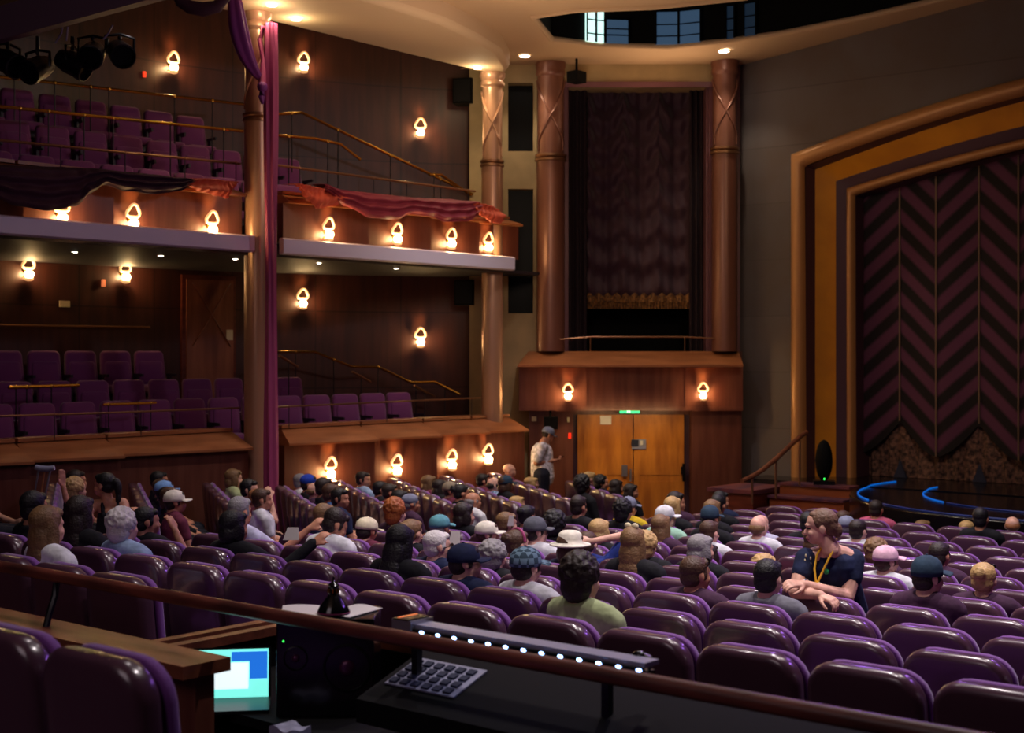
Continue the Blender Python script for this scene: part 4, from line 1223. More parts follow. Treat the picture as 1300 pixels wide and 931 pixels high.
# booth walls with double wooden capping
bw = empty('booth_wall', (-5.27, 3.72, 0)); tag(bw, 'black booth partition with two brown wooden cap strips', 'partition')
def rel(o): o.location = (5.27, -3.72, 0); return o
a = MB(); a.box(-5.33, -5.20, 3.72, 4.62, .9, EYE - 1.33); a.box(-5.20, 1.2, 4.52, 4.62, .9, EYE - 1.33); rel(a.build('panel', 'black', bw))
for (x0, x1) in ((-5.36, -5.30), (-5.23, -5.17)):
    a = MB(); a.box(x0, x1, 3.72, 4.62, EYE - 1.33, EYE - 1.29); rel(a.build('cap_strip', 'brown_wood', bw))
a = MB(); a.box(-5.17, 1.2, 4.53, 4.62, EYE - 1.33, EYE - 1.29); rel(a.build('front_cap', 'brown_wood', bw))
dk = empty('booth_desk', (-3, 4.1, 0)); tag(dk, 'black booth desk behind the handrail', 'desk')
a = MB(); a.box(-5.19 + 3, 1.1 + 3, 3.74 - 4.1, 4.50 - 4.1, EYE - 1.52, EYE - 1.48); a.build('desk_top', 'black', dk)
for x_ in (-5.1, -2.6, .9):
    a = MB(); a.box(x_ + 3 - .02, x_ + 3 + .02, -.3, .35, 1.0, EYE - 1.52); a.build('leg', 'black_metal', dk)
# laptop (screen faces the viewer)
c = CF(X(291, 6.0), 6.05, -1.48)
lp = empty('laptop', c, math.radians(40 + 8)); tag(lp, 'open laptop with cyan and blue lit screen at the bottom', 'laptop')
tl = Matrix.Rotation(math.radians(-12), 4, 'X')
a = MB(); a.box(-.165, .165, 0, .012, 0, .225, tl); a.build('lid', 'black', lp)
a = MB(); a.box(-.155, .155, -.003, .0, .012, .216, tl); sc_ = a.build('screen', 'screen_cyan', lp)
a = MB(); a.box(-.002, .150, -.005, -.003, .165, .205, tl); a.box(.075, .150, -.005, -.003, .09, .165, tl); a.build('blue_window', 'screen_blue', sc_)
a = MB(); a.box(-.13, .07, -.005, -.003, .05, .16, tl); a.build('white_window', 'screen_white', sc_)
a = MB(); a.box(-.165, .165, -.23, 0, 0, .014); a.build('keyboard_base', 'black_metal', lp)
# studio speaker with papers and a small lamp on top
zsp = EYE - 1.08
c = CF(X(416, 5.9), 5.93, 0); c.z = EYE - 1.48
sp_ = empty('studio_speaker', c, math.radians(40)); tag(sp_, 'black studio monitor speaker behind the handrail with papers on top', 'speaker')
Hs = zsp - c.z
a = MB(); a.box(-.195, .205, -.15, .16, 0, Hs); o = a.build('cabinet', 'black_gloss', sp_); bv = o.modifiers.new('b', 'BEVEL'); bv.width = .006; bv.segments = 2
for (cx, cz, r) in ((.095, .20, .10), (-.115, .24, .05)):
    m4 = Matrix.Translation((cx, -.15, cz)) @ Matrix.Rotation(math.radians(90), 4, 'X')
    a = MB(); a.lathe([(r, 0), (r, .006), (r * .92, .008), (r * .88, -.002), (r * .3, -.03 if r > .06 else -.01), (.001, -.012)], 28, m=m4, cap=False); w_ = a.build('woofer' if r > .06 else 'tweeter', 'black_metal', sp_)
    a = MB(); a.ell((cx, -.147, cz), (r * .34, .016, r * .34), 14); a.build('dust_cap', 'speaker_cone', w_)
a = MB(); a.ell((-.165, -.153, .31), (.004, .003, .004), 8); a.build('power_light', 'led_green', sp_)
for (dx, dy, rz, lb, sx) in ((-.09, 0, .12, 'left white sheet of paper on the black speaker', .21), (.10, .0, -.5, 'right white sheet of paper on the black speaker', .14)):
    a = MB()
    a.slab(lambda u, v: (sx * (u - .5), .24 * (v - .5), .004 * math.sin(u * 5)), 8, 6, (0, 0, .003))
    o = a.build('paper_sheet', 'paper'); o.location = CF(X(416, 5.9) + dx, 5.93 + dy, -1.08 + .007); o.rotation_euler = (0, 0, math.radians(40) + rz)
    tag(o, lb, 'paper')
c = CF(X(425, 5.9), 5.86, -1.08 + .014)
lm = empty('desk_lamp', c, math.radians(40)); tag(lm, 'small black cone lamp with slotted brass neck on the papers', 'lamp')
a = MB(); a.lathe([(.068, 0), (.066, .008), (.055, .03), (.026, .068), (.020, .075)], 24); a.build('cone_shade', 'black_gloss', lm)
a = MB(); a.lathe([(.020, .074), (.024, .08), (.024, .100), (.019, .106)], 20); nk = a.build('neck', 'black_metal', lm)
for k in range(10):
    an = 2 * math.pi * k / 10; a = MB(); a.box(-.0025, .0025, .0235, .026, .081, .099, Matrix.Rotation(an, 4, 'Z')); a.build('slot', 'brass', nk)
a = MB(); a.lathe([(.022, .106), (.024, .112), (.012, .124), (.005, .130), (.005, .145), (.001, .147)], 16); a.build('finial', 'black_gloss', lm)
a = MB(); a.tube([(.012, 0, .12), (.022, 0, .14), (.018, 0, .155)], .002, 6); a.build('wire', 'black_metal', lm)
a = MB(); a.lathe([(.069, .0), (.069, .004)], 24, cap=False); a.build('highlight_rim', 'drape_pink', lm)  # pink highlight on the shade's edge put in as a coloured ring
# mixing console with the LED light bar
cn = empty('mixing_console', (-2.6, 4.0, EYE - 1.40)); tag(cn, 'mixing console with pale key panel behind the handrail', 'console')
a = MB(); vs = []
for x_ in (-1.32, 2.9): vs += [(x_, -.25, 0), (x_, .28, 0), (x_, .28, .22), (x_, .12, .22), (x_, -.25, .09)]
a.add(vs, [(0, 1, 2, 3, 4), (9, 8, 7, 6, 5)] + [(k, (k + 1) % 5, 5 + (k + 1) % 5, 5 + k) for k in range(5)]); a.build('body', 'black', cn)
sl = math.atan2(.13, .37)
mk = Matrix.Translation((0, -.25, .092)) @ Matrix.Rotation(sl, 4, 'X')
a = MB(); a.box(-1.28, -.92, .12, .32, 0, .006, mk); pnl = a.build('key_panel', 'grey_metal', cn)
for i_ in range(6):
    for j_ in range(4):
        a = MB(); a.box(-1.265 + i_ * .056, -1.265 + i_ * .056 + .036, .13 + j_ * .046, .13 + j_ * .046 + .03, .006, .014, mk); a.build('key', 'jeans', pnl)
lb0 = QS(515, 799, 3.92); lb1 = QS(792, 843, 3.92)
zl = (lb0.z + lb1.z) / 2 + .02
lbr = empty('led_bar', (0, 0, 0)); tag(lbr, 'long grey metal lamp bar with a row of blue-white leds', 'lamp bar')
a = MB(); a.box(lb0.x, lb1.x + .10, 3.90, 3.985, zl - .012, zl + .004); a.build('bar', 'grey_metal', lbr)
a = MB(); a.box(lb0.x + .06, lb1.x + .10, 3.885, 3.90, zl - .030, zl - .012); a.build('front_lip', 'black', lbr)
for k in range(13):
    x_ = lb0.x + .12 + k * .083
    a = MB(); a.ell((x_, 3.883, zl - .018), (.012, .005, .006), 8); a.build('led', 'led_white', lbr)
a = MB(); a.box(lb0.x - .03, lb0.x + .07, 3.875, 4.0, zl - .05, zl + .018); e_ = a.build('end_block', 'silver', lbr)
a = MB(); a.box(lb0.x - .02, lb0.x + .06, 3.872, 3.99, zl + .018, zl + .023); a.build('dark_top', 'black_metal', e_)
a = MB(); a.box(lb0.x - .005, lb0.x + .003, 3.88, 3.985, zl + .023, zl + .026); a.build('orange_line', 'led_orange', e_)
for f in (.02, .9):
    x_ = lb0.x + (lb1.x - lb0.x) * f; a = MB(); a.box(x_, x_ + .03, 3.93, 3.96, EYE - 1.48 + .1, zl - .01); a.build('bracket', 'black_metal', lbr)
light('AREA', 'led_bar_glow', ((lb0.x + lb1.x) / 2, 3.87, zl - .03), .12, (.45, .6, 1), ((lb0.x + lb1.x) / 2, 3.80, zl - .4), size=1.0, sy=.02)
c = QS(812, 834, 4.0)
cl = empty('clip_lamp', c); tag(cl, 'small black clip lamp right of the led bar', 'lamp')
a = MB(); a.ell((0, 0, 0), (.03, .025, .022), 12); a.build('head', 'black_gloss', cl)
a = MB(); a.tube([(.02, 0, .01), (.045, 0, .005), (.05, 0, -.02), (.035, 0, -.045)], .006, 6); a.build('gooseneck', 'silver', cl)
a = MB(); a.box(.0, .05, -.02, .02, -.065, -.04); a.build('clamp', 'black_metal', cl)
c = CF(X(378, 5.7), 5.5, -1.48)
pl_ = MB(); pl_.slab(lambda u, v: (.13 * (u - .5), .10 * (v - .5), .035 + .01 * math.sin(u * 7) * math.cos(v * 6)), 6, 5, (0, 0, -.03)); o = pl_.build('folded_cloth', 'grey_metal'); o.location = c; tag(o, 'folded grey cloth between the laptop and the speaker', 'cloth')

# ================================================================ PEOPLE
def remeshed(mb, voxel, name, mats, smooth=2, fac=.5):
    me = mb.mesh('tmp')
    o = bpy.data.objects.new('tmp', me); col.objects.link(o)
    r = o.modifiers.new('r', 'REMESH'); r.mode = 'VOXEL'; r.voxel_size = voxel; r.use_smooth_shade = True
    if smooth:
        s_ = o.modifiers.new('s', 'SMOOTH'); s_.iterations = smooth; s_.factor = fac
    dg = bpy.context.evaluated_depsgraph_get()
    m2 = bpy.data.meshes.new_from_object(o.evaluated_get(dg))
    m2.name = name
    m2.materials.clear()
    for m in mats: m2.materials.append(MATS[m])
    bpy.data.objects.remove(o)
    return m2
def limb(mb, pts, rs, n=12):
    """rounded tapering limb"""
    for i in range(len(pts) - 1):
        a, b = Vector(pts[i]), Vector(pts[i + 1])
        L = (b - a).length
        if L < 1e-5: continue
        m = 4
        mb.tube([a.lerp(b, k / m) for k in range(m + 1)], 1, n, rs=[rs[i] + (rs[i + 1] - rs[i]) * k / m for k in range(m + 1)])
    for p, r in zip(pts, rs): mb.ell(p, (r, r, r), n)
HCY, HCZ = .03, .115         # head centre from the neck pivot
def head(mb, m, female=False):
    """head written from the neck pivot, looking along +Y, then moved by m"""
    def E(c, r, n=14): mb.ell((c[0], c[1] + HCY, c[2] + HCZ), r, n, m)
    E((0, -.012, .028), (.076, .095, .084), 18)
    E((0, .022, -.030), (.060, .068, .082), 16)
    E((0, .048, -.078), (.034, .036, .030))
    E((0, .072, .018), (.046, .022, .014))
    E((0, .086, -.062), (.024, .012, .007)); E((0, .083, -.074), (.020, .011, .006))
    for sx in (-1, 1):
        E((sx * .077, -.008, -.012), (.009, .021, .031)); E((sx * .038, .060, -.034), (.020, .022, .022))
    # nose
    v = [(0, .080, .008), (0, .094, -.018), (0, .099, -.032)]
    for i, (c, r) in enumerate(zip(v, (.008, .0095, .0105))): E(c, (r, r, r * 1.3), 10)
    E((-.009, .090, -.034), (.008,) * 3, 8); E((.009, .090, -.034), (.008,) * 3, 8)
    # neck
    for k in range(6):
        f = k / 5
        E((0, -.022 - .022 * f, -.075 - .085 * f), (.050 + .006 * f, .052 + .004 * f, .04), 14)
def hand(mb, wrist, direction, palmn, curl=.5, side=1, k=1.0, thumb=True):
    """palm, four unequal bent fingers and a thumb from the side of the palm"""
    d = Vector(direction).normalized(); n = Vector(palmn); n = (n - d * n.dot(d)).normalized(); u = d.cross(n).normalized() * side
    w_ = Vector(wrist)
    def pt(a, b, c): return w_ + (d * a + u * b + n * c) * k
    for b in (-.026, -.009, .009, .026):
        limb(mb, [pt(.01, b * .6, 0), pt(.088, b, 0)], [.015 * k, .0135 * k], 8)
    for b, L in ((-.030, .068), (-.010, .078), (.010, .073), (.029, .056)):
        p0 = Vector((.085, b)); pts = [pt(.085, b, 0)]
        ang = 0; a_, c_ = .085, 0
        for seg, f in enumerate((.42, .32, .26)):
            ang += curl * (.55, .9, .7)[seg]
            a_ += math.cos(ang) * L * f; c_ += math.sin(ang) * L * f
            pts.append(pt(a_, b * 1.08, c_))
        limb(mb, pts, [.0098 * k, .009 * k, .0082 * k, .007 * k], 8)
    if thumb:
        limb(mb, [pt(.02, -.03, .006), pt(.05, -.054, .016), pt(.075, -.060, .03), pt(.092, -.056, .042)], [.014 * k, .012 * k, .0105 * k, .0085 * k], 8)

ARMS = {
    'lap': (((.185, -.01, .96), (.205, .06, .73), (.11, .25, .67)), ((-.185, -.01, .96), (-.205, .06, .73), (-.11, .25, .67))),
    'out': (((.19, -.01, .96), (.28, .16, .84), (.42, .34, 1.02)), ((-.185, -.01, .96), (-.205, .06, .73), (-.11, .25, .67))),
    'face': (((.185, -.01, .96), (.215, .20, .82), (.10, .17, 1.06)), ((-.185, -.01, .96), (-.205, .06, .73), (-.11, .25, .67))),
    'behind': (((.185, -.02, .99), (.36, .06, 1.25), (.10, -.14, 1.19)), ((-.185, -.01, .96), (-.205, .06, .73), (-.11, .25, .67))),
}
def seated_body(yaw, pitch, arms):
    mb = MB()
    piv = Vector((0, -.06, 1.03))
    m = Matrix.Translation(piv) @ Matrix.Rotation(yaw, 4, 'Z') @ Matrix.Rotation(pitch, 4, 'X')
    head(mb, m)
    limb(mb, [(0, .0, .61), (0, -.03, .75), (0, -.035, .90)], [.125, .115, .12])
    for sx in (-1, 1):
        limb(mb, [(sx * .07, .0, .60), (sx * .07, -.03, .75), (sx * .075, -.03, .88)], [.105, .095, .10])
        limb(mb, [(sx * .04, -.05, 1.0), (sx * .155, -.03, .972)], [.055, .058])
        limb(mb, [(sx * .08, 0, .575), (sx * .10, .40, .56), (sx * .10, .42, .10)], [.085, .06, .042])
        limb(mb, [(sx * .10, .39, .05), (sx * .11, .54, .035)], [.042, .035])
    limb(mb, [(0, -.05, .95), (0, -.062, 1.04)], [.068, .055]); limb(mb, [(-.07, -.05, 1.0), (0, -.055, 1.03), (.07, -.05, 1.0)], [.052, .05, .052])
    for sx, A in ((1, arms[0]), (-1, arms[1])):
        limb(mb, A, [.052, .042, .027])
        d = Vector(A[2]) - Vector(A[1])
        hand(mb, A[2], d, (-sx * .4, .1, -1) if arms is not ARMS['behind'] else (0, 1, 0), .5, side=sx)
    return remeshed(mb, .0135, 'person_body', ['skin'])
def shirt_mesh(arms, long_=False, thick=.016):
    mb = MB()
    limb(mb, [(0, .0, .61), (0, -.03, .75), (0, -.035, .90)], [.13, .115 + thick, .12 + thick])
    for sx, A in ((1, arms[0]), (-1, arms[1])):
        limb(mb, [(sx * .07, .0, .605), (sx * .07, -.03, .75), (sx * .075, -.03, .885)], [.112, .098 + thick, .10 + thick])
        limb(mb, [(sx * .055, -.05, 1.0), (sx * .158, -.03, .975)], [.054 + thick, .055 + thick])
        a, b, c = [Vector(q) for q in A]
        if long_: limb(mb, [a, b, c], [.052 + thick, .040 + thick * .8, .030 + thick * .7])
        else: limb(mb, [a, a.lerp(b, .62)], [.050 + thick * .8, .044 + thick * .8])
    mb.lathe([(.07, -.02), (.083, .0), (.082, .022), (.078, .03)], 18, (0, -.056, 1.01))
    return remeshed(mb, .015, 'shirt', ['cloth'])
def trouser_mesh():
    mb = MB()
    limb(mb, [(0, .0, .60), (0, .02, .58)], [.12, .12])
    for sx in (-1, 1):
        limb(mb, [(sx * .08, 0.02, .58), (sx * .10, .40, .56), (sx * .10, .42, .14)], [.10, .075, .062])
    return remeshed(mb, .018, 'trousers', ['cloth'])

def hair_mesh(kind):
    mb = MB()
    def E(c, r, n=14, m=None): mb.ell((c[0], c[1] + HCY, c[2] + HCZ), r, n, m)
    def strip(c, r): E(c, r, 10)
    rnd = random.Random(sum(map(ord, kind)))
    if kind == 'short':
        E((0, -.022, .040), (.082, .094, .082), 18); E((0, -.045, -.015), (.074, .064, .07)); E((0, .052, .072), (.058, .032, .030))
        for sx in (-1, 1): E((sx * .068, .012, .0), (.012, .026, .034))
    elif kind == 'balding':
        E((0, -.055, -.005), (.080, .062, .058)); 
        for sx in (-1, 1): E((sx * .066, -.01, .0), (.014, .05, .032))
    elif kind == 'bob':
        E((0, -.022, .040), (.088, .100, .086), 18); E((0, -.055, -.045), (.084, .066, .085))
        for sx in (-1, 1): E((sx * .076, .0, -.03), (.020, .045, .075))
        E((0, .05, .075), (.062, .036, .03))
    elif kind == 'long':
        E((0, -.022, .040), (.088, .100, .086), 18); E((0, -.06, -.07), (.086, .060, .12)); E((0, -.08, -.17), (.085, .045, .10))
        for sx in (-1, 1): E((sx * .076, -.01, -.05), (.020, .045, .11))
        E((0, .05, .075), (.062, .036, .03))
    elif kind == 'bun':
        E((0, -.022, .040), (.084, .097, .083), 18); E((0, -.045, -.01), (.076, .066, .07)); E((0, -.115, .055), (.042, .040, .042)); E((0, .05, .074), (.058, .034, .03))
        for k in range(7):
            a = k * .9; E((.03 * math.cos(a), -.125, .06 + .03 * math.sin(a)), (.016,) * 3, 8)
    elif kind == 'ponytail':
        E((0, -.022, .040), (.084, .097, .083), 18); E((0, -.045, -.01), (.076, .066, .07)); E((0, .05, .074), (.058, .034, .03))
        E((0, -.125, .03), (.028, .03, .03)); limb(mb, [(0, -.10, .14), (0, -.14, .05), (0, -.13, -.06), (0, -.12, -.12)], [.026, .034, .028, .012])
    elif kind in ('curly', 'afro'):
        R = (.104, .112, .105) if kind == 'afro' else (.090, .100, .090)
        E((0, -.028, .040), R, 18); E((0, -.05, -.03), (R[0] * .96, .075, .085))
        for k in range(260):
            z = rnd.uniform(-.6, 1); a = rnd.uniform(0, 2 * math.pi); q = math.sqrt(1 - z * z)
            d = (q * math.cos(a) * R[0], q * math.sin(a) * R[1] - .028, z * R[2] + .035)
            if d[1] > .045 and d[2] < .075: continue
            s_ = rnd.uniform(.010, .017); E(d, (s_,) * 3, 6)
    return remeshed(mb, .0075, 'hair', ['hair'], 1)
def cap_mesh(kind):
    mb = MB(); E = lambda c, r, n=16: mb.ell((c[0], c[1] + HCY, c[2] + HCZ), r, n)
    if kind == 'beanie':
        E((0, -.016, .045), (.088, .102, .084)); return remeshed(mb, .009, 'cap', ['cloth'], 1)
    if kind == 'sunhat':
        prof = [(.155, .028), (.15, .036), (.092, .048), (.09, .075), (.085, .11), (.06, .132), (.001, .138)]
        prof2 = [(r * .97, z - .01) for r, z in reversed(prof)]
        mb.lathe([(.001, .128)] + [(.07, .115), (.084, .05), (.15, .022)] + prof, 28, (0, -.014 + HCY, HCZ - .004), cap=False)
        return mb.mesh('sun_hat')
    prof = [(.090, .018), (.091, .045), (.084, .085), (.060, .115), (.028, .130), (.001, .134)]
    mb.lathe([(.001, .126), (.055, .11), (.078, .08), (.083, .018)] + prof, 26, (0, 0, 0), cap=False)
    vs = [(x, y * 1.14 - .014 + HCY, z + HCZ - .008) for x, y, z in mb.v]; mb.v = vs
    def brim(a, b):
        an = math.radians(-52 + 104 * a); r = .082 + .078 * b * math.cos(an * .9)
        return (math.sin(an) * r * 1.0, math.cos(an) * r * 1.08 + HCY - .012, HCZ + .022 - .018 * b + .016 * math.cos(an * 1.5) * b)
    mb.slab(brim, 14, 5, (0, 0, .006))
    mb.ell((0, HCY - .014, HCZ + .127), (.008, .008, .005), 8)
    return mb.mesh('cap')
BODIES, SHIRTS, HAIRS, CAPS = {}, {}, {}, {}
TR = trouser_mesh()
def get(d, k, fn):
    if k not in d: d[k] = fn()
    return d[k]
def child(name, me, parent, colr, mats=None):
    o = bpy.data.objects.new(name, me); col.objects.link(o); o.parent = parent
    o.color = colr
    if mats:
        o.material_slots[0].link = 'OBJECT'; o.material_slots[0].material = MATS[mats]
    return o
HC = dict(black=(18, 15, 18), dark=(40, 28, 24), brown=(78, 52, 36), light=(128, 96, 62), blond=(196, 160, 104), grey=(140, 136, 138), white=(212, 206, 206), red=(176, 96, 44), none=(0, 0, 0), ginger=(150, 96, 60))
SC = dict(white=(226, 228, 232), black=(20, 20, 26), navy=(28, 38, 72), blue=(46, 66, 150), ltblue=(160, 186, 220), lav=(196, 196, 222), yellow=(222, 188, 40), mint=(176, 226, 200), green=(176, 190, 140), red=(206, 64, 60),
          pink=(206, 96, 130), maroon=(110, 44, 66), grey=(120, 120, 130), denim=(60, 90, 140), teal=(96, 160, 172), cream=(236, 224, 190), cap_blue=(36, 70, 190), skyblue=(130, 176, 232), khaki=(150, 138, 116), dgrey=(92, 94, 104), ecru=(238, 232, 214), plaid=(120, 150, 170), bluegrey=(130, 136, 160), dkteal=(40, 62, 82), pinkcap=(236, 190, 210), plum=(70, 40, 66), brownc=(90, 60, 50))
SKIN = dict(f=(226, 172, 146), t=(204, 142, 112), b=(120, 78, 58), p=(236, 182, 160))
def person(x, y, z, yaw, hy, hp, hair, hcol, hat, hatc, shirt, sk, arms, label, scale=1.0, long_=False):
    e = empty('person', (x, y, z), yaw); e.scale = (1, 1, scale)
    tag(e, label, 'person', None)
    key = (hy, hp, arms)
    A = ARMS[arms]
    child('body', get(BODIES, key, lambda: seated_body(math.radians(hy), math.radians(hp), A)), e, srgb(*SKIN[sk]))
    sh = shirt.split('+')[0]
    child('shirt', get(SHIRTS, (arms, long_), lambda: shirt_mesh(A, long_)), e, srgb(*SC[sh]), 'cloth_plaid' if '+plaid' in shirt else ('cloth_pattern' if '+pat' in shirt else None))
    child('trousers', TR, e, srgb(40, 42, 56))
    if hair != 'bald':
        h = child('hair', get(HAIRS, hair, lambda: hair_mesh(hair)), e, srgb(*HC[hcol]))
        h.location = (0, -.06, 1.03); h.rotation_euler = (math.radians(hp), 0, math.radians(hy))
    if hat:
        kind = {'cap': 'cap', 'back': 'cap', 'beanie': 'beanie', 'sunhat': 'sunhat'}[hat]
        def mk():
            m_ = cap_mesh(kind)
            if not m_.materials: m_.materials.append(MATS['cloth'])
            return m_
        h = child('sun_hat' if hat == 'sunhat' else 'cap', get(CAPS, kind, mk), e, srgb(*SC[hatc]), 'cloth_plaid' if hatc == 'plaid' else None)
        h.location = (0, -.06, 1.03)
        h.rotation_euler = (math.radians(hp), 0, math.radians(hy))
        if hat == 'back':
            h.rotation_euler = (-math.radians(hp) - .08, 0, math.radians(hy + 180)); h.location = Vector((0, -.06, 1.03)) + Matrix.Rotation(math.radians(hy), 3, 'Z') @ Vector((0, 2 * HCY - .03, 0.012))
    return e

def proj(v):
    X_ = C40 * v.x + S40 * v.y; Z_ = -S40 * v.x + C40 * v.y
    return 650 + 1800 * X_ / Z_, 450 - 1800 * (v.z - EYE) / Z_, Z_

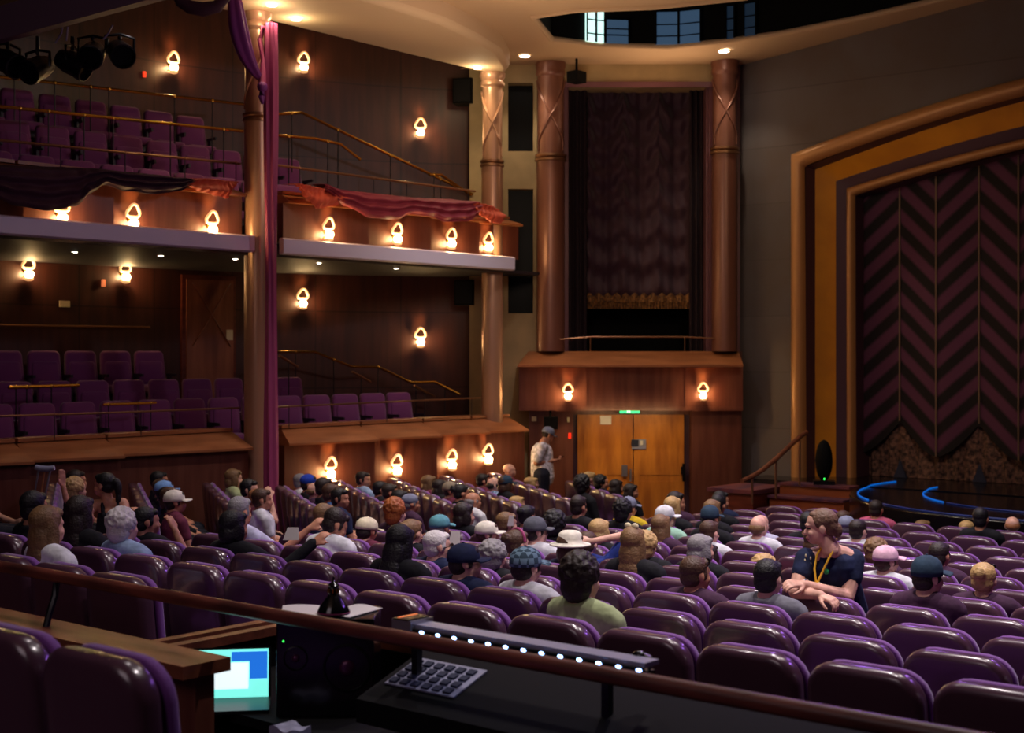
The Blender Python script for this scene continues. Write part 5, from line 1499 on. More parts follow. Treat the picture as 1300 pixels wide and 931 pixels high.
# (px, py of the head top, turn, nod, hair, hair colour, hat, hat colour, shirt, skin, arms, label)
PEOPLE = [
 (8, 618, 0, 0, 'short', 'black', '', '', 'black', 't', 'lap', 'person with black hair at the extreme left edge, dark clothing'),
 (14, 600, 0, 0, 'bob', 'light', '', '', 'navy', 'f', 'behind', 'person with light brown hair and a raised arm at the left edge'),
 (38, 602, 80, 0, 'short', 'brown', '', '', 'black', 't', 'lap', 'person with short brown hair turned sideways behind the crutch'),
 (50, 638, 0, 0, 'long', 'light', '', '', 'white', 'f', 'lap', 'woman with long ash-blond hair and white top in front of the crutch'),
 (105, 594, 0, 0, 'short', 'dark', '', '', 'black', 't', 'lap', 'person with dark hair highest at the back wall, left of the ponytail woman'),
 (110, 604, 30, 0, 'curly', 'blond', '', '', 'black', 'f', 'lap', 'person with blond curls just behind the dark ponytail woman'),
 (97, 625, 0, 0, 'long', 'dark', '', '', 'black', 't', 'lap', 'woman with long dark brown hair left of the tank top woman'),
 (156, 609, 0, 0, 'short', 'dark', 'cap', 'skyblue', 'black', 't', 'lap', 'person in a sky blue cap right of the ponytail woman'),
 (141, 642, 0, 0, 'curly', 'white', '', '', 'ltblue', 'p', 'lap', 'man with curly white hair and light blue shirt, left foreground rows'),
 (172, 617, -30, 0, 'bob', 'brown', '', '', 'black', 't', 'lap', 'woman with brown bob looking right, behind the profile man'),
 (203, 596, 0, 0, 'short', 'black', '', '', 'black', 't', 'lap', 'person with black hair close to the dark wall, left block'),
 (209, 608, -20, 0, 'short', 'brown', '', '', 'black', 't', 'lap', 'broad man with receding brown hair and black shirt, left block'),
 (193, 640, -30, 0, 'short', 'black', '', '', 'black', 't', 'face', 'man with black hair in profile holding his hand to his mouth'),
 (249, 620, 0, 0, 'short', 'dark', 'cap', 'ecru', 'maroon', 't', 'lap', 'person in an off-white baseball cap, left block'),
 (243, 616, 0, 0, 'short', 'black', '', '', 'navy', 't', 'lap', 'person with black hair just behind the off-white cap'),
 (282, 594, 0, 0, 'bob', 'light', '', '', 'green', 'f', 'lap', 'woman with grey-blond bob highest left of the pink drape'),
 (279, 618, 0, 0, 'short', 'brown', '', '', 'white', 't', 'lap', 'man with cropped brown hair and white shirt beside the grey-haired man'),
 (300, 623, 0, 0, 'short', 'grey', '', '', 'lav', 't', 'out', 'man with grey hair and pale lavender shirt, elbows out'),
 (309, 606, -30, 0, 'short', 'black', '', '', 'navy', 'f', 'face', 'person with black hair and navy shirt left of the pink drape'),
 (268, 645, -20, 0, 'bob', 'black', '', '', 'black', 't', 'out', 'woman with very dark hair reaching one bare arm to the right'),
 (345, 618, 0, -8, 'short', 'ginger', '', '', 'maroon', 'p', 'lap', 'person with reddish blond hair at the foot of the pink drape'),
 (370, 600, 0, 0, 'short', 'grey', '', '', 'white', 'p', 'lap', 'person with grey hair and white collar right of the pink drape'),
 (390, 601, 0, 0, 'short', 'dark', 'beanie', 'cap_blue', 'black', 't', 'lap', 'person in a round royal blue cap under the first lower sconce'),
 (392, 613, 0, 0, 'balding', 'light', '', '', 'plum', 'p', 'lap', 'balding person just in front of the royal blue cap'),
 (413, 612, 0, 0, 'short', 'brown', '', '', 'denim', 't', 'lap', 'person with brown hair and denim shirt beneath the first lower sconce'),
 (427, 617, -30, 0, 'short', 'black', '', '', 'navy', 't', 'lap', 'man with thick black hair looking right near the first lower sconce'),
 (437, 604, 0, 0, 'short', 'dark', '', '', 'black', 't', 'lap', 'dark-haired person at the wall between the first two lower sconces'),
 (455, 597, -40, 0, 'short', 'dark', '', '', 'ltblue', 't', 'lap', 'man with dark hair and light blue collar sitting tall by the wall'),
 (402, 634, -30, -25, 'short', 'dark', '', '', 'white', 't', 'lap', 'man with dark hair and white shirt looking down, centre left'),
 (433, 636, -10, 0, 'short', 'light', '', '', 'navy', 'p', 'lap', 'person with light brown hair, sunglasses on head, navy shirt'),
 (454, 655, 0, -10, 'short', 'dark', 'cap', 'cream', 'maroon', 't', 'lap', 'person in a cream cap seen from behind, centre left'),
 (469, 630, 0, 0, 'curly', 'red', '', '', 'plum', 'p', 'lap', 'woman with curly red hair, centre left'),
 (479, 624, 0, 0, 'short', 'black', '', '', 'black', 't', 'lap', 'person with black hair just behind the curly red hair'),
 (501, 612, 0, 0, 'short', 'dark', '', '', 'red', 't', 'lap', 'dark-haired person in a red shirt below the second lower sconce'),
 (513, 621, -30, 0, 'bob', 'black', '', '', 'maroon', 't', 'lap', 'person with glossy black hair right of the red shirt'),
 (497, 662, 0, -12, 'long', 'black', '', '', 'black', 'f', 'lap', 'woman with long black hair falling over the seat back, centre left'),
 (509, 657, 0, 0, 'bun', 'light', '', '', 'black', 'f', 'lap', 'person with a light brown bun in front of the teal cap row'),
 (540, 605, 0, 0, 'long', 'light', '', '', 'maroon', 'f', 'lap', 'woman with long golden brown hair below the third lower sconce'),
 (556, 616, 0, 0, 'long', 'dark', '', '', 'black', 't', 'lap', 'woman with long dark reddish hair right of the golden-haired woman'),
 (571, 613, 0, 0, 'bun', 'black', '', '', 'black', 't', 'lap', 'person with a black bun left of the khaki cap'),
 (588, 610, -30, 0, 'short', 'dark', 'cap', 'khaki', 'maroon', 't', 'lap', 'man in a khaki cap looking right near the wall'),
 (613, 609, 0, 0, 'short', 'dark', '', '', 'maroon', 't', 'lap', 'person with dark hair between the khaki cap and the bald man'),
 (637, 597, -20, 0, 'bald', 'none', '', '', 'maroon', 'p', 'lap', 'bald man at the back wall between last sconce and standing man'),
 (663, 602, 0, 0, 'bob', 'brown', 'cap', 'dkteal', 'black', 't', 'lap', 'person in a dark cap left of the standing man'),
 (672, 605, 0, 0, 'bob', 'blond', '', '', 'black', 'f', 'lap', 'child with blond hair in front of the standing man'),
 (624, 618, -10, 0, 'balding', 'dark', '', '', 'ltblue+plaid', 'p', 'lap', 'bald man in a blue checked shirt, upper centre'),
 (536, 631, 0, 0, 'short', 'grey', 'beanie', 'bluegrey', 'plum', 't', 'lap', 'person wearing a grey-blue striped head cloth'),
 (555, 636, -30, 0, 'bob', 'dark', '', '', 'black', 'f', 'lap', 'woman with dark grey-brown bob right of the grey-blue head cloth'),
 (588, 632, 0, 0, 'balding', 'grey', '', '', 'white', 't', 'lap', 'man with thinning grey hair and white shirt, centre'),
 (615, 648, -20, 0, 'short', 'light', '', '', 'black', 'p', 'lap', 'person with light brown hair just behind the white cap'),
 (551, 652, 0, 0, 'short', 'grey', 'cap', 'teal', 'plum', 't', 'lap', 'person in a teal cap behind the white-haired man'),
 (554, 670, -30, 0, 'short', 'white', '', '', 'navy', 'p', 'lap', 'man with cropped white hair and glasses, centre'),
 (609, 660, -50, 0, 'short', 'brown', 'cap', 'ecru', 'maroon', 'p', 'lap', 'person in a white cap facing right, centre'),
 (603, 687, -40, 0, 'short', 'dark', 'cap', 'navy', 'navy', 'p', 'lap', 'man in a navy cap and navy shirt left of the plaid cap'),
 (624, 683, 0, 0, 'curly', 'grey', '', '', 'black', 'p', 'lap', 'person with grey curls between the navy cap and the plaid cap'),
 (638, 692, 0, 0, 'short', 'dark', 'cap', 'plaid', 'white', 'p', 'lap', 'man in a checked cap and white shirt, centre'),
 (649, 634, 0, 0, 'bob', 'blond', '', '', 'black', 'f', 'lap', 'child with golden hair right of the checked-shirt man'),
 (668, 639, 0, 0, 'bun', 'black', '', '', 'black', 't', 'lap', 'woman with black hair and a glinting clip, upper centre'),
 (661, 654, -30, 0, 'short', 'dark', 'cap', 'dgrey', 'white', 'p', 'lap', 'person in a grey cap and white top, centre'),
 (650, 670, -10, 0, 'bun', 'brown', '', '', 'white', 'p', 'lap', 'woman with brown hair and pink headband left of the sun hat'),
 (754, 602, -30, 0, 'curly', 'black', '', '', 'black', 't', 'lap', 'person with curly black hair before the left exit door'),
 (778, 602, 0, 0, 'afro', 'black', '', '', 'black', 'b', 'lap', 'person with a short black afro in front of the exit doors'),
 (781, 616, 0, 0, 'long', 'dark', '', '', 'black', 't', 'lap', 'person with long dark hair just behind the yellow shirt'),
 (810, 600, 0, 0, 'bun', 'blond', '', '', 'plum', 'f', 'lap', 'woman with a messy blond bun in front of the exit doors'),
 (727, 622, 0, 0, 'short', 'dark', '', '', 'black', 't', 'lap', 'person with dark brown hair below the standing man, to the right'),
 (704, 647, 0, 0, 'afro', 'black', '', '', 'black', 'b', 'lap', 'person with a large round black afro behind the sun hat'),
 (788, 629, 0, 0, 'short', 'dark', 'cap', 'bluegrey', 'yellow', 'p', 'lap', 'man in a yellow shirt and grey-blue cap'),
 (752, 657, 0, 0, 'bob', 'blond', '', '', 'black', 'f', 'lap', 'person with golden blond bob behind the raised arm'),
 (708, 673, -30, 0, 'bob', 'brown', 'sunhat', 'ecru', 'navy', 'p', 'lap', 'person in a wide cream sun hat, centre'),
 (740, 672, 10, -10, 'short', 'brown', '', '', 'blue', 'p', 'behind', 'person in a blue shirt resting a bent arm behind the head'),
 (798, 664, 0, 0, 'long', 'light', '', '', 'black', 'f', 'lap', 'woman with wavy ash-blond hair and pale bow, centre right'),
 (731, 697, 0, 0, 'curly', 'dark', '', '', 'green', 'p', 'lap', 'person with full curly dark brown hair and pale green shirt'),
 (837, 640, -40, 0, 'short', 'grey', 'cap', 'white', 'mint', 'p', 'lap', 'man in a white cap and mint shirt'),
 (823, 617, -20, 0, 'long', 'dark', '', '', 'black', 't', 'lap', 'woman with long dark brown hair behind the white cap man'),
 (832, 622, -60, 0, 'bob', 'dark', '', '', 'plum', 't', 'lap', 'dark-haired woman turned right beside the long-haired woman'),
 (866, 601, 0, 0, 'short', 'black', 'cap', 'dkteal', 'black', 't', 'lap', 'person in a dark teal cap before the right exit door'),
 (861, 612, 0, 0, 'bob', 'light', '', '', 'black', 'f', 'lap', 'woman with light brown bob just below the dark teal cap'),
 (845, 612, 0, 0, 'curly', 'black', '', '', 'black', 't', 'lap', 'person with fluffy black hair left of the teal cap person'),
 (880, 619, 0, 0, 'long', 'blond', '', '', 'black', 'f', 'lap', 'woman with long blond hair before the dark wood panel'),
 (910, 620, 0, 0, 'short', 'black', '', '', 'black', 't', 'lap', 'person with black hair directly left of the navy shirt man'),
 (926, 621, -40, 0, 'short', 'black', '', '', 'navy', 't', 'lap', 'man with black hair and royal navy shirt looking right'),
 (864, 651, 0, 0, 'long', 'light', '', '', 'plum', 'f', 'lap', 'woman with long golden brown hair right of the mint shirt'),
 (851, 672, 0, 0, 'curly', 'blond', '', '', 'black', 'f', 'lap', 'person with pale blond curls left of the grey-haired man'),
 (866, 676, -30, 0, 'bob', 'grey', '', '', 'black', 'p', 'lap', 'man with full grey hair, centre right'),
 (897, 658, 0, 0, 'short', 'brown', '', '', 'white', 'p', 'lap', 'person with brown hair and white shirt, centre right'),
 (950, 652, 0, 0, 'balding', 'light', '', '', 'white', 'p', 'lap', 'balding man left of the nearly bald man, right of centre'),
 (970, 651, 0, 0, 'balding', 'grey', '', '', 'lav', 'p', 'lap', 'nearly bald grey man behind the leaning woman, to the left'),
 (895, 702, -20, 0, 'short', 'brown', '', '', 'plum', 't', 'lap', 'man with brown hair, sunglasses on head, right of centre'),
 (921, 688, 0, 0, 'bob', 'dark', '', '', 'pink', 'p', 'lap', 'child with dark hair and pink top, right of centre'),
 (970, 706, 0, 0, 'short', 'black', '', '', 'grey', 'p', 'lap', 'man with smooth black hair and grey shirt left of the leaning woman'),
 (996, 703, 0, 0, 'curly', 'blond', '', '', 'plum', 'f', 'lap', 'child with blond curls beside the leaning woman'),
 (1016, 668, 0, 0, 'bob', 'brown', '', '', 'plum', 'f', 'lap', 'person with brown hair seen left of the leaning woman\'s face'),
 (1022, 647, 0, 0, 'short', 'black', '', '', 'black', 't', 'lap', 'person with black hair above the leaning woman, to the left'),
 (1064, 654, 0, 0, 'short', 'grey', 'cap', 'bluegrey', 'grey', 'p', 'lap', 'person in a grey cap just right of the leaning woman\'s head'),
 (1080, 647, 0, 0, 'short', 'brown', '', '', 'cream', 'p', 'lap', 'man with brown hair and cream shirt behind the leaning woman'),
 (1093, 657, -10, 0, 'short', 'dark', '', '', 'white', 'p', 'lap', 'man with dark cropped hair right of the cream shirt'),
 (1096, 633, 0, 0, 'short', 'dark', '', '', 'pink', 't', 'lap', 'person with dark hair and pink shirt in front of the round stage'),
 (1104, 691, -20, 0, 'short', 'brown', 'cap', 'pinkcap', 'white', 'p', 'lap', 'person in a pale pink cap and white shirt right of the leaning woman'),
 (1127, 681, -20, 0, 'curly', 'light', '', '', 'plum', 'p', 'lap', 'person with tousled light brown hair right of the pale pink cap'),
 (1168, 660, -20, 0, 'short', 'light', '', '', 'plum', 'p', 'lap', 'child with short light brown hair in the front rows'),
 (1229, 640, 0, 0, 'short', 'black', '', '', 'black', 't', 'lap', 'person with black hair in front of the round stage, right'),
 (1225, 660, 0, 0, 'ponytail', 'blond', '', '', 'plum', 'f', 'lap', 'child with blond ponytail in the front rows at the right'),
 (1284, 654, 20, 0, 'balding', 'ginger', '', '', 'ltblue', 'p', 'lap', 'bald reddish man with light blue collar at the right edge'),
 (1202, 685, 0, 0, 'short', 'dark', '', '', 'plum', 't', 'lap', 'person with dark brown crew cut right of the front block'),
 (1171, 702, -30, 0, 'short', 'dark', 'cap', 'dkteal', 'plum', 'p', 'lap', 'man in a navy baseball cap at the right'),
 (1248, 711, 0, 0, 'bun', 'blond', '', '', 'plum', 'f', 'lap', 'woman with a blond bun and sunglasses on her head, right'),
]
for rx, ry in ((-4.29, 8.34), (P(100, 690, 13.0).x, P(100, 690, 13.0).y), (P(138, 700, 13.2).x, P(138, 700, 13.2).y)):
    st_ = min(SEATS, key=lambda q: (q[0] - rx) ** 2 + (q[1] - ry) ** 2); st_[5] = 'reserved'
for r in sorted(PEOPLE, key=lambda q: -q[1]):
    (px, py, hy, hp, hair, hcol, hat, hatc, shirt, sk, arms, label) = r
    best = None; base_ = .80 if 'child' in label else 1.0
    for st_ in SEATS:
        if st_[5] is not None or st_[1] < 4: continue
        v = Vector((st_[0], st_[1] - .05, st_[2] + .48 + .805 * base_))
        x_, y_, Z_ = proj(v)
        dx, dy = (x_ - px), (y_ - py)
        c = abs(dx) + 1.9 * abs(dy)
        if best is None or c < best[0]: best = (c, st_, x_, y_, Z_)
    c, st_, x_, y_, Z_ = best
    st_[5] = label
    # small shift along the row and a taller or shorter sitter bring the head to its place
    ppm = 1800 / Z_
    sh_ = max(-.02, min(.02, (px - x_) / ppm / .75))
    dz = (y_ - py) / ppm
    sc_ = base_ * max(.90, min(1.09, 1 + dz / .805))
    cy, sy_ = math.cos(st_[3]), math.sin(st_[3])
    tw = (math.sin(px * 12.9) * 6)
    p = person(st_[0] + sh_ * cy - .04 * sy_, st_[1] + sh_ * sy_ + .04 * cy, st_[2] + .48 * (1 - sc_), st_[3] + math.radians(tw), hy, hp, hair, hcol, hat, hatc, shirt, sk, arms, label, sc_, long_=shirt.startswith('black') and px % 2 == 0)
    if 'sunglasses' in label or 'glasses' in label:
        a = MB(); yy, zz = (HCY + .062, HCZ + .085) if 'sunglasses' in label else (HCY + .098, HCZ + .004)
        for sx in (-1, 1):
            a.ell((sx * .033, yy, zz), (.028, .006, .018), 12); a.tube([(sx * .06, yy, zz), (sx * .084, HCY + .01, zz - .01)], .003, 5)
        a.tube([(-.012, yy, zz), (.012, yy, zz)], .003, 5)
        g = a.build('glasses', 'black_gloss', p); g.location = (0, -.06, 1.03); g.rotation_euler = (math.radians(hp), 0, math.radians(hy))
    if 'bow' in label and 'wavy' in label:
        a = MB(); a.ell((-.03, HCY - .03, HCZ + .125), (.03, .014, .022), 10); a.ell((.03, HCY - .03, HCZ + .125), (.03, .014, .022), 10); g = a.build('bow', 'cream', p); g.location = (0, -.06, 1.03)
    if 'headband' in label:
        a = MB(); a.tube([(math.cos(k / 12 * math.pi) * .088, HCY, HCZ + .03 + math.sin(k / 12 * math.pi) * .098) for k in range(13)], .012, 6); g = a.build('headband', 'drape_pink', p); g.location = (0, -.06, 1.03); g.rotation_euler = (0, 0, math.radians(hy))
OCC = {}
for st_ in SEATS:
    if st_[5]:
        st_[4]['label'] = st_[4]['label'].replace('glossy plum seat', 'occupied plum seat').replace('angled side block seat', 'occupied side block seat') if 'occupied' not in st_[4]['label'] else st_[4]['label']

# ---- woman in a black tank top, ponytail, turned to the left with an arm stretched out
def custom(name, label, voxel, prims, loc, mats=('skin',), colr='t', cat='person'):
    mb = MB(); prims(mb)
    e = empty(name, loc); tag(e, label, cat)
    me = remeshed(mb, voxel, 'person_body', list(mats), 1, .4)
    me.transform(Matrix.Translation(-Vector(loc)))
    b = child('body', me, e, srgb(*SKIN[colr]))
    return e, b
def wpart(e, name, build, voxel, m, colr, sm=1):
    mb = MB(); build(mb)
    me = remeshed(mb, voxel, name, [m], sm, .4) if voxel else mb.mesh(name)
    if not voxel: me.materials.append(MATS[m])
    me.transform(Matrix.Translation(-Vector(e.location)))
    return child(name, me, e, srgb(*colr))
def headm(pos, ang_z, pitch=0):
    """matrix that puts a head whose centre is at pos, looking along heading ang_z (0 = +Y)"""
    R = Matrix.Rotation(ang_z, 4, 'Z') @ Matrix.Rotation(pitch, 4, 'X')
    return Matrix.Translation(pos) @ R @ Matrix.Translation((0, -HCY, -HCZ))
def transform_add(mb, kindfn, m):
    sub = MB(); kindfn(sub); sub.v = [tuple(m @ Vector(v)) for v in sub.v]; mb.add(sub.v, sub.f, True)
def hair_prims(spec):
    def f(mb):
        for c, r in spec: mb.ell((c[0], c[1] + HCY, c[2] + HCZ), r, 16)
    return f
zT = 13.2
def tank(mb):
    hc = P(132, 616, zT); m = headm(hc, math.radians(40 + 75))
    head(mb, m)
    limb(mb, [P(137, 634, zT), P(139, 646, zT)], [.05, .055]); limb(mb, [P(140, 655, zT), P(138, 690, zT)], [.11, .12]); limb(mb, [P(138, 690, zT), P(140, 712, zT)], [.12, .15])
    limb(mb, [P(125, 642, zT), P(155, 640, zT)], [.06, .06])
    limb(mb, [P(123, 641, zT), P(104, 659, zT - .1), P(84, 634, zT - .2), P(80, 617, zT - .2)], [.055, .042, .03, .024])
    hand(mb, P(80, 617, zT - .2), P(78, 600, zT - .2) - P(80, 617, zT - .2), (1, 0, 0), .15)
    limb(mb, [P(157, 641, zT), P(162, 660, zT - .1), P(166, 650, zT - .3)], [.052, .042, .028]); hand(mb, P(166, 650, zT - .3), P(172, 643, zT - .4) - P(166, 650, zT - .3), (0, 0, -1), .6)
    for px in (132, 146): limb(mb, [P(px, 712, zT), P(px - 4, 716, zT - .4)], [.1, .07]); limb(mb, [P(px - 4, 716, zT - .4), P(px - 4, 770, zT - .4)], [.065, .05])
tw_, _b = custom('person', 'woman in a black tank top with black ponytail, arm stretched out, turned left', .011, tank, P(138, 740, zT))
wpart(tw_, 'tank_top', lambda mb: (limb(mb, [P(140, 660, zT), P(138, 692, zT), P(139, 708, zT)], [.125, .135, .15]), limb(mb, [P(130, 640, zT - .05), P(131, 655, zT - .1)], [.018, .02]), limb(mb, [P(150, 640, zT - .05), P(149, 655, zT - .1)], [.018, .02]), limb(mb, [P(130, 640, zT - .05), P(130, 637, zT + .03)], [.018, .018])), .011, 'cloth', SC['black'])
hm = headm(P(132, 616, zT), math.radians(40 + 75))
wpart(tw_, 'hair', lambda mb: transform_add(mb, hair_prims([((0, -.022, .040), (.084, .097, .083)), ((0, -.045, -.01), (.076, .066, .07)), ((0, .05, .074), (.058, .034, .03)), ((0, -.125, .03), (.04, .04, .04)), ((0, -.15, -.03), (.035, .035, .08)), ((0, -.15, -.12), (.028, .028, .07))]), hm), .009, 'hair', HC['black'])

# ---- woman leaning on a seat back, looking to the left
W = 9.05
def wp(px, py, z=0.0): return P(px, py, W + z)
face_w = math.radians(40 + 82)
hmW = headm(wp(1041, 669), face_w, math.radians(-6))
zfl = Ffloor(8.09, -4.3)
KN = {d: Vector((wp(1068 + 7 * d, 784, .34).x, 8.46, zfl + .55)) for d in (-1, 1)}
def woman(mb):
    head(mb, hmW)
    limb(mb, [wp(1053, 690, .02), wp(1058, 702, .05)], [.052, .058])
    limb(mb, [wp(1033, 706, .03), wp(1056, 701, .06), wp(1079, 707, .09)], [.055, .06, .055])
    limb(mb, [wp(1054, 722, .10), wp(1060, 748, .18), wp(1066, 775, .30)], [.115, .125, .13])
    for d in (-9, 9): limb(mb, [wp(1056 + d, 720, .08), wp(1060 + d, 745, .15), wp(1066 + d, 775, .30), wp(1068 + d, 790, .34)], [.10, .11, .125, .12])
    # her right arm (image left): elbow low left, hand hangs over the seat back
    limb(mb, [wp(1021, 711, .02), wp(1010, 752, -.10)], [.057, .045]); limb(mb, [wp(1010, 752, -.10), wp(1042, 756, -.24)], [.045, .029])
    hand(mb, wp(1042, 756, -.24), wp(1056, 762, -.30) - wp(1042, 756, -.24), wp(1042, 790, -.2) - wp(1042, 756, -.24), .75, side=1)
    # her left arm (image right): elbow right, forearm crosses to the left
    limb(mb, [wp(1085, 713, .10), wp(1075, 758, .0)], [.062, .05]); limb(mb, [wp(1075, 758, .0), wp(1046, 750, -.10), wp(1020, 742, -.16)], [.05, .040, .029])
    hand(mb, wp(1020, 742, -.16), wp(1004, 741, -.20) - wp(1020, 742, -.16), wp(1020, 760, -.1) - wp(1020, 742, -.16), .6, side=-1)
    for d in (-1, 1):
        hp_ = wp(1068 + 7 * d, 784, .34); kn = KN[d]; an = kn + Vector((0, .34, -.01))
        limb(mb, [hp_, kn, an], [.10, .06, .042]); limb(mb, [an, an + Vector((0, .04, -.08))], [.042, .03])
lw, wb = custom('person', 'woman in a navy top with yellow lanyard leaning on a seat back, looking left', .0058, woman, P(1062, 900, 9.3), ('skin', 'eye_dark', 'lip'), 'p')
inv = hmW.inverted(); me = wb.data; T = Vector(lw.location)
for p in me.polygons:
    c = inv @ (p.center + T) - Vector((0, HCY, HCZ))
    if c.y > .05 and abs(abs(c.x) - .030) < .012 and abs(c.z - .000) < .0055: p.material_index = 1
    if c.y > .075 and abs(c.x) < .021 and -.080 < c.z < -.057: p.material_index = 2
def navy(mb):
    limb(mb, [wp(1036, 706, .04), wp(1056, 703, .08), wp(1077, 707, .10)], [.062, .058, .065])
    limb(mb, [wp(1054, 722, .10), wp(1060, 748, .18), wp(1066, 775, .30)], [.130, .14, .145])
    for d in (-9, 9): limb(mb, [wp(1056 + d, 720, .08), wp(1060 + d, 745, .15), wp(1067 + d, 778, .30), wp(1069 + d, 796, .34)], [.115, .125, .14, .145])
    limb(mb, [wp(1023, 709, .02), wp(1018, 727, -.03)], [.070, .066]); limb(mb, [wp(1083, 711, .10), wp(1081, 733, .06)], [.076, .072])
wpart(lw, 'navy_top', navy, .009, 'cloth', SC['navy'])
wpart(lw, 'trousers', lambda mb: [limb(mb, [wp(1068 + 7 * d, 780, .34), KN[d] + Vector((0, 0, .012)), KN[d] + Vector((0, .30, .0))], [.13, .076, .06]) for d in (-1, 1)], .012, 'cloth', (30, 32, 44))
wpart(lw, 'hair', lambda mb: transform_add(mb, hair_prims([((0, -.024, .038), (.083, .097, .082)), ((0, -.060, .0), (.072, .056, .068)), ((0, .030, .080), (.052, .032, .026)), ((.062, .0, .03), (.017, .036, .04)), ((-.062, .0, .03), (.017, .036, .04)), ((0, -.105, -.03), (.036, .034, .05))]), hmW), .006, 'hair', (112, 82, 64))
# lanyard, badge, pins, green roundel, watch
a = MB()
def torso_pt(px, py, dz): return wp(px, py, dz)
lan = [(1062, 684, .02), (1057, 700, -.055), (1048, 718, -.075), (1037, 742, -.085)]
lan2 = [(1046, 690, -.01), (1037, 705, -.04), (1034, 722, -.065), (1036, 742, -.085)]
for L_ in (lan, lan2):
    pts = [wp(*q) for q in L_]
    a.tube(pts, .0075, 6)
a.v = [tuple(Vector(v) - Vector(lw.location)) for v in a.v]
a.build('lanyard', 'yellow', lw)
def wsmall(name, m, fn):
    a = MB(); fn(a); a.v = [tuple(Vector(v) - Vector(lw.location)) for v in a.v]; return a.build(name, m, lw)
wsmall('badge', 'cream', lambda a: a.ell(wp(1040, 744, -.10), (.028, .02, .022), 10))
wsmall('green_roundel', 'green_badge', lambda a: a.ell(wp(1049, 726, -.045), (.019, .012, .019), 12))
for i_, (px, py) in enumerate(((1023, 706), (1022, 712), (1023, 717), (1029, 709), (1029, 716))):
    wsmall('gold_pin', 'cream', lambda a: a.ell(wp(px, py, -.055), (.006, .006, .012), 8))
wsmall('watch', 'silver', lambda a: a.tube([wp(1023, 743, -.150) + Vector((0, .035 * math.cos(k / 10 * 2 * math.pi), .035 * math.sin(k / 10 * 2 * math.pi))) for k in range(11)], .007, 6, cap=False))

# ---- man standing before the exit in a white patterned shirt
M0 = 22.2
def mp(px, py, z=0.0): return P(px, py, M0 + z)
hmM = headm(mp(696, 552), math.radians(40 - 68), math.radians(-22))
zfm = Ffloor(17.3, -13.8)
def man(mb):
    head(mb, hmM)
    limb(mb, [mp(693, 560), mp(691, 567)], [.06, .065]); limb(mb, [mp(689, 568, -.17), mp(689, 568, .17)], [.07, .07])
    limb(mb, [mp(688, 575), mp(688, 590), mp(689, 604)], [.15, .155, .15])
    for d in (-.16, .16):
        limb(mb, [mp(688, 569, d), mp(681, 588, d * 1.2), mp(703, 585, d * .4)], [.062, .048, .032])
        hand(mb, mp(703, 585, d * .4), mp(712, 583, 0) - mp(703, 585, d * .4), (0, 0, 1), .7, side=1 if d > 0 else -1)
        an = mp(688, 604, d * .6)
        limb(mb, [an, Vector((an.x, an.y, zfm + .5)), Vector((an.x, an.y, zfm + .09))], [.10, .07, .05]); limb(mb, [Vector((an.x, an.y, zfm + .05)), Vector((an.x + .17, an.y + .03, zfm + .04))], [.05, .04])
sm, _b = custom('person', 'man in a white patterned shirt and cap standing before the exit, looking at his hands', .012, man, P(688, 600, M0))
wpart(sm, 'shirt', lambda mb: (limb(mb, [mp(689, 568, -.17), mp(689, 568, .17)], [.085, .085]), limb(mb, [mp(688, 575), mp(688, 590), mp(689, 606)], [.175, .18, .185]), [limb(mb, [mp(688, 569, d), mp(683, 583, d * 1.2)], [.085, .075]) for d in (-.16, .16)]), .014, 'cloth_pattern', (232, 226, 236))
wpart(sm, 'trousers', lambda mb: [limb(mb, [mp(688, 602, d), Vector((mp(688, 604, d).x, mp(688, 604, d).y, zfm + .5)), Vector((mp(688, 604, d).x, mp(688, 604, d).y, zfm + .12))], [.14, .095, .085]) for d in (-.09, .09)], .016, 'cloth', (30, 32, 50))
cp = child('cap', get(CAPS, 'cap', lambda: None) or cap_mesh('cap'), sm, srgb(*SC['bluegrey'])); cp.matrix_local = Matrix.Translation(-Vector(sm.location)) @ hmM @ Matrix.Translation((0, 0, 0))
wpart(sm, 'hair', lambda mb: transform_add(mb, hair_prims([((0, -.045, -.005), (.078, .062, .06))]), hmM), .01, 'hair', HC['dark'])
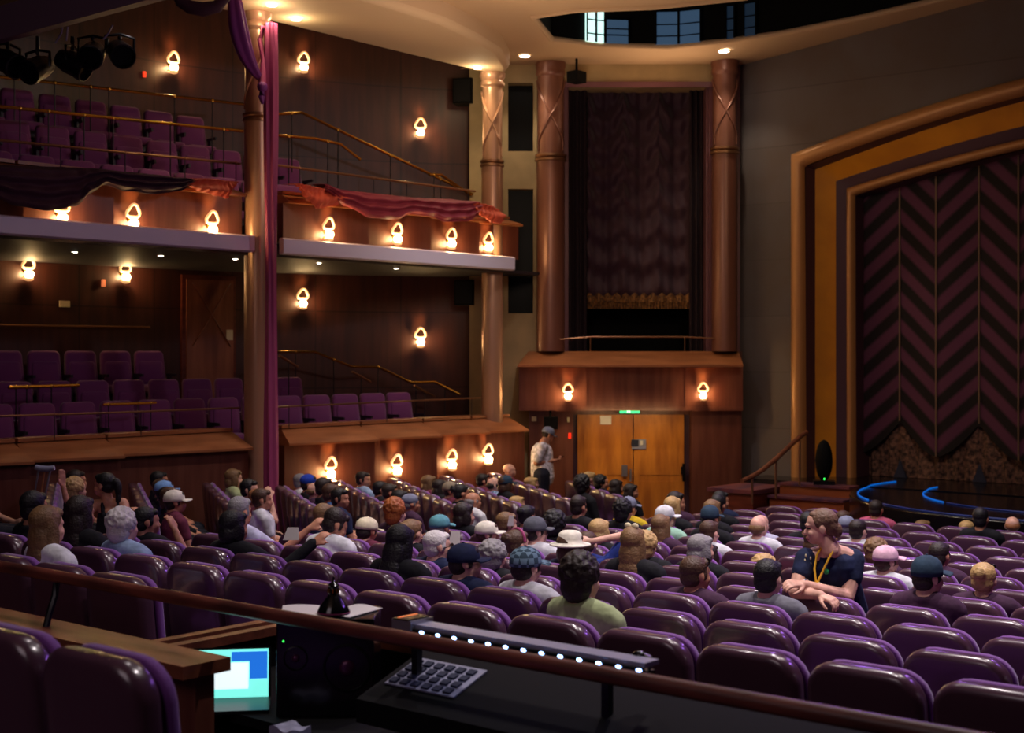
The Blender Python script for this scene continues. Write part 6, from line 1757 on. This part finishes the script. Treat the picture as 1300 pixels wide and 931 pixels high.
ph = MB(); ph.box(-.035, .035, -.06, .06, -.005, .005); o = ph.build('phone', 'black_gloss'); o.location = mp(711, 581); o.rotation_euler = (.3, 0, math.radians(-50)); tag(o, 'small dark phone in the standing man\'s hands', 'phone')

# ---- underarm crutch propped against a seat, and papers in the rows
cr = empty('crutch', (0, 0, 0)); tag(cr, 'metal underarm crutch with grey pad standing upright in the left rows', 'crutch')
zc_ = 12.3
for (x0, x1) in ((49, 42), (64, 55)):
    a = MB(); a.tube([P(x0, 597, zc_), P(x1, 640, zc_), P(51, 690, zc_)], .010, 8); a.build('upright', 'silver', cr)
a = MB(); a.tube([P(57, 597, zc_), P(50, 640, zc_)], .007, 6); a.build('inner_strut', 'ledge_wood', cr)
a = MB(); a.tube([P(45, 593, zc_), P(51, 595, zc_), P(62, 595.5, zc_), P(69, 594, zc_)], .02, 10, rs=[.022, .026, .026, .022]); a.build('arm_pad', 'grey_metal', cr)
q = P(51, 690, zc_); a = MB(); a.tube([q, (q.x, q.y, Ffloor(q.y, q.x) + .02)], .011, 8); a.build('foot_tube', 'silver', cr)
a = MB(); a.tube([(q.x, q.y, Ffloor(q.y, q.x)), (q.x, q.y, Ffloor(q.y, q.x) + .05)], .018, 8); a.build('rubber_tip', 'black', cr)
for (x0, y0, x1, y1, Z, lb) in ((359, 670, 379, 686, 10.6, 'white programme sheet standing on a seat, centre left'), (568, 675, 584, 698, 10.9, 'white card with a dark mark between the white hair and white cap'), (644, 655, 652, 668, 13.2, 'small white card beside the grey cap person')):
    a = MB(); p0, p1 = P(x0, y1, Z), P(x1, y0, Z)
    a.add([p0, P(x1, y1, Z), p1, P(x0 + (x1 - x0) * .3, y0, Z)] + [v + Vector((-.643, .766, 0)) * .004 for v in (p0, P(x1, y1, Z), p1, P(x0 + (x1 - x0) * .3, y0, Z))], [(0, 1, 2, 3), (7, 6, 5, 4)] + [(k, (k + 1) % 4, 4 + (k + 1) % 4, 4 + k) for k in range(4)])
    o = a.build('paper_card', 'paper'); tag(o, lb, 'paper')
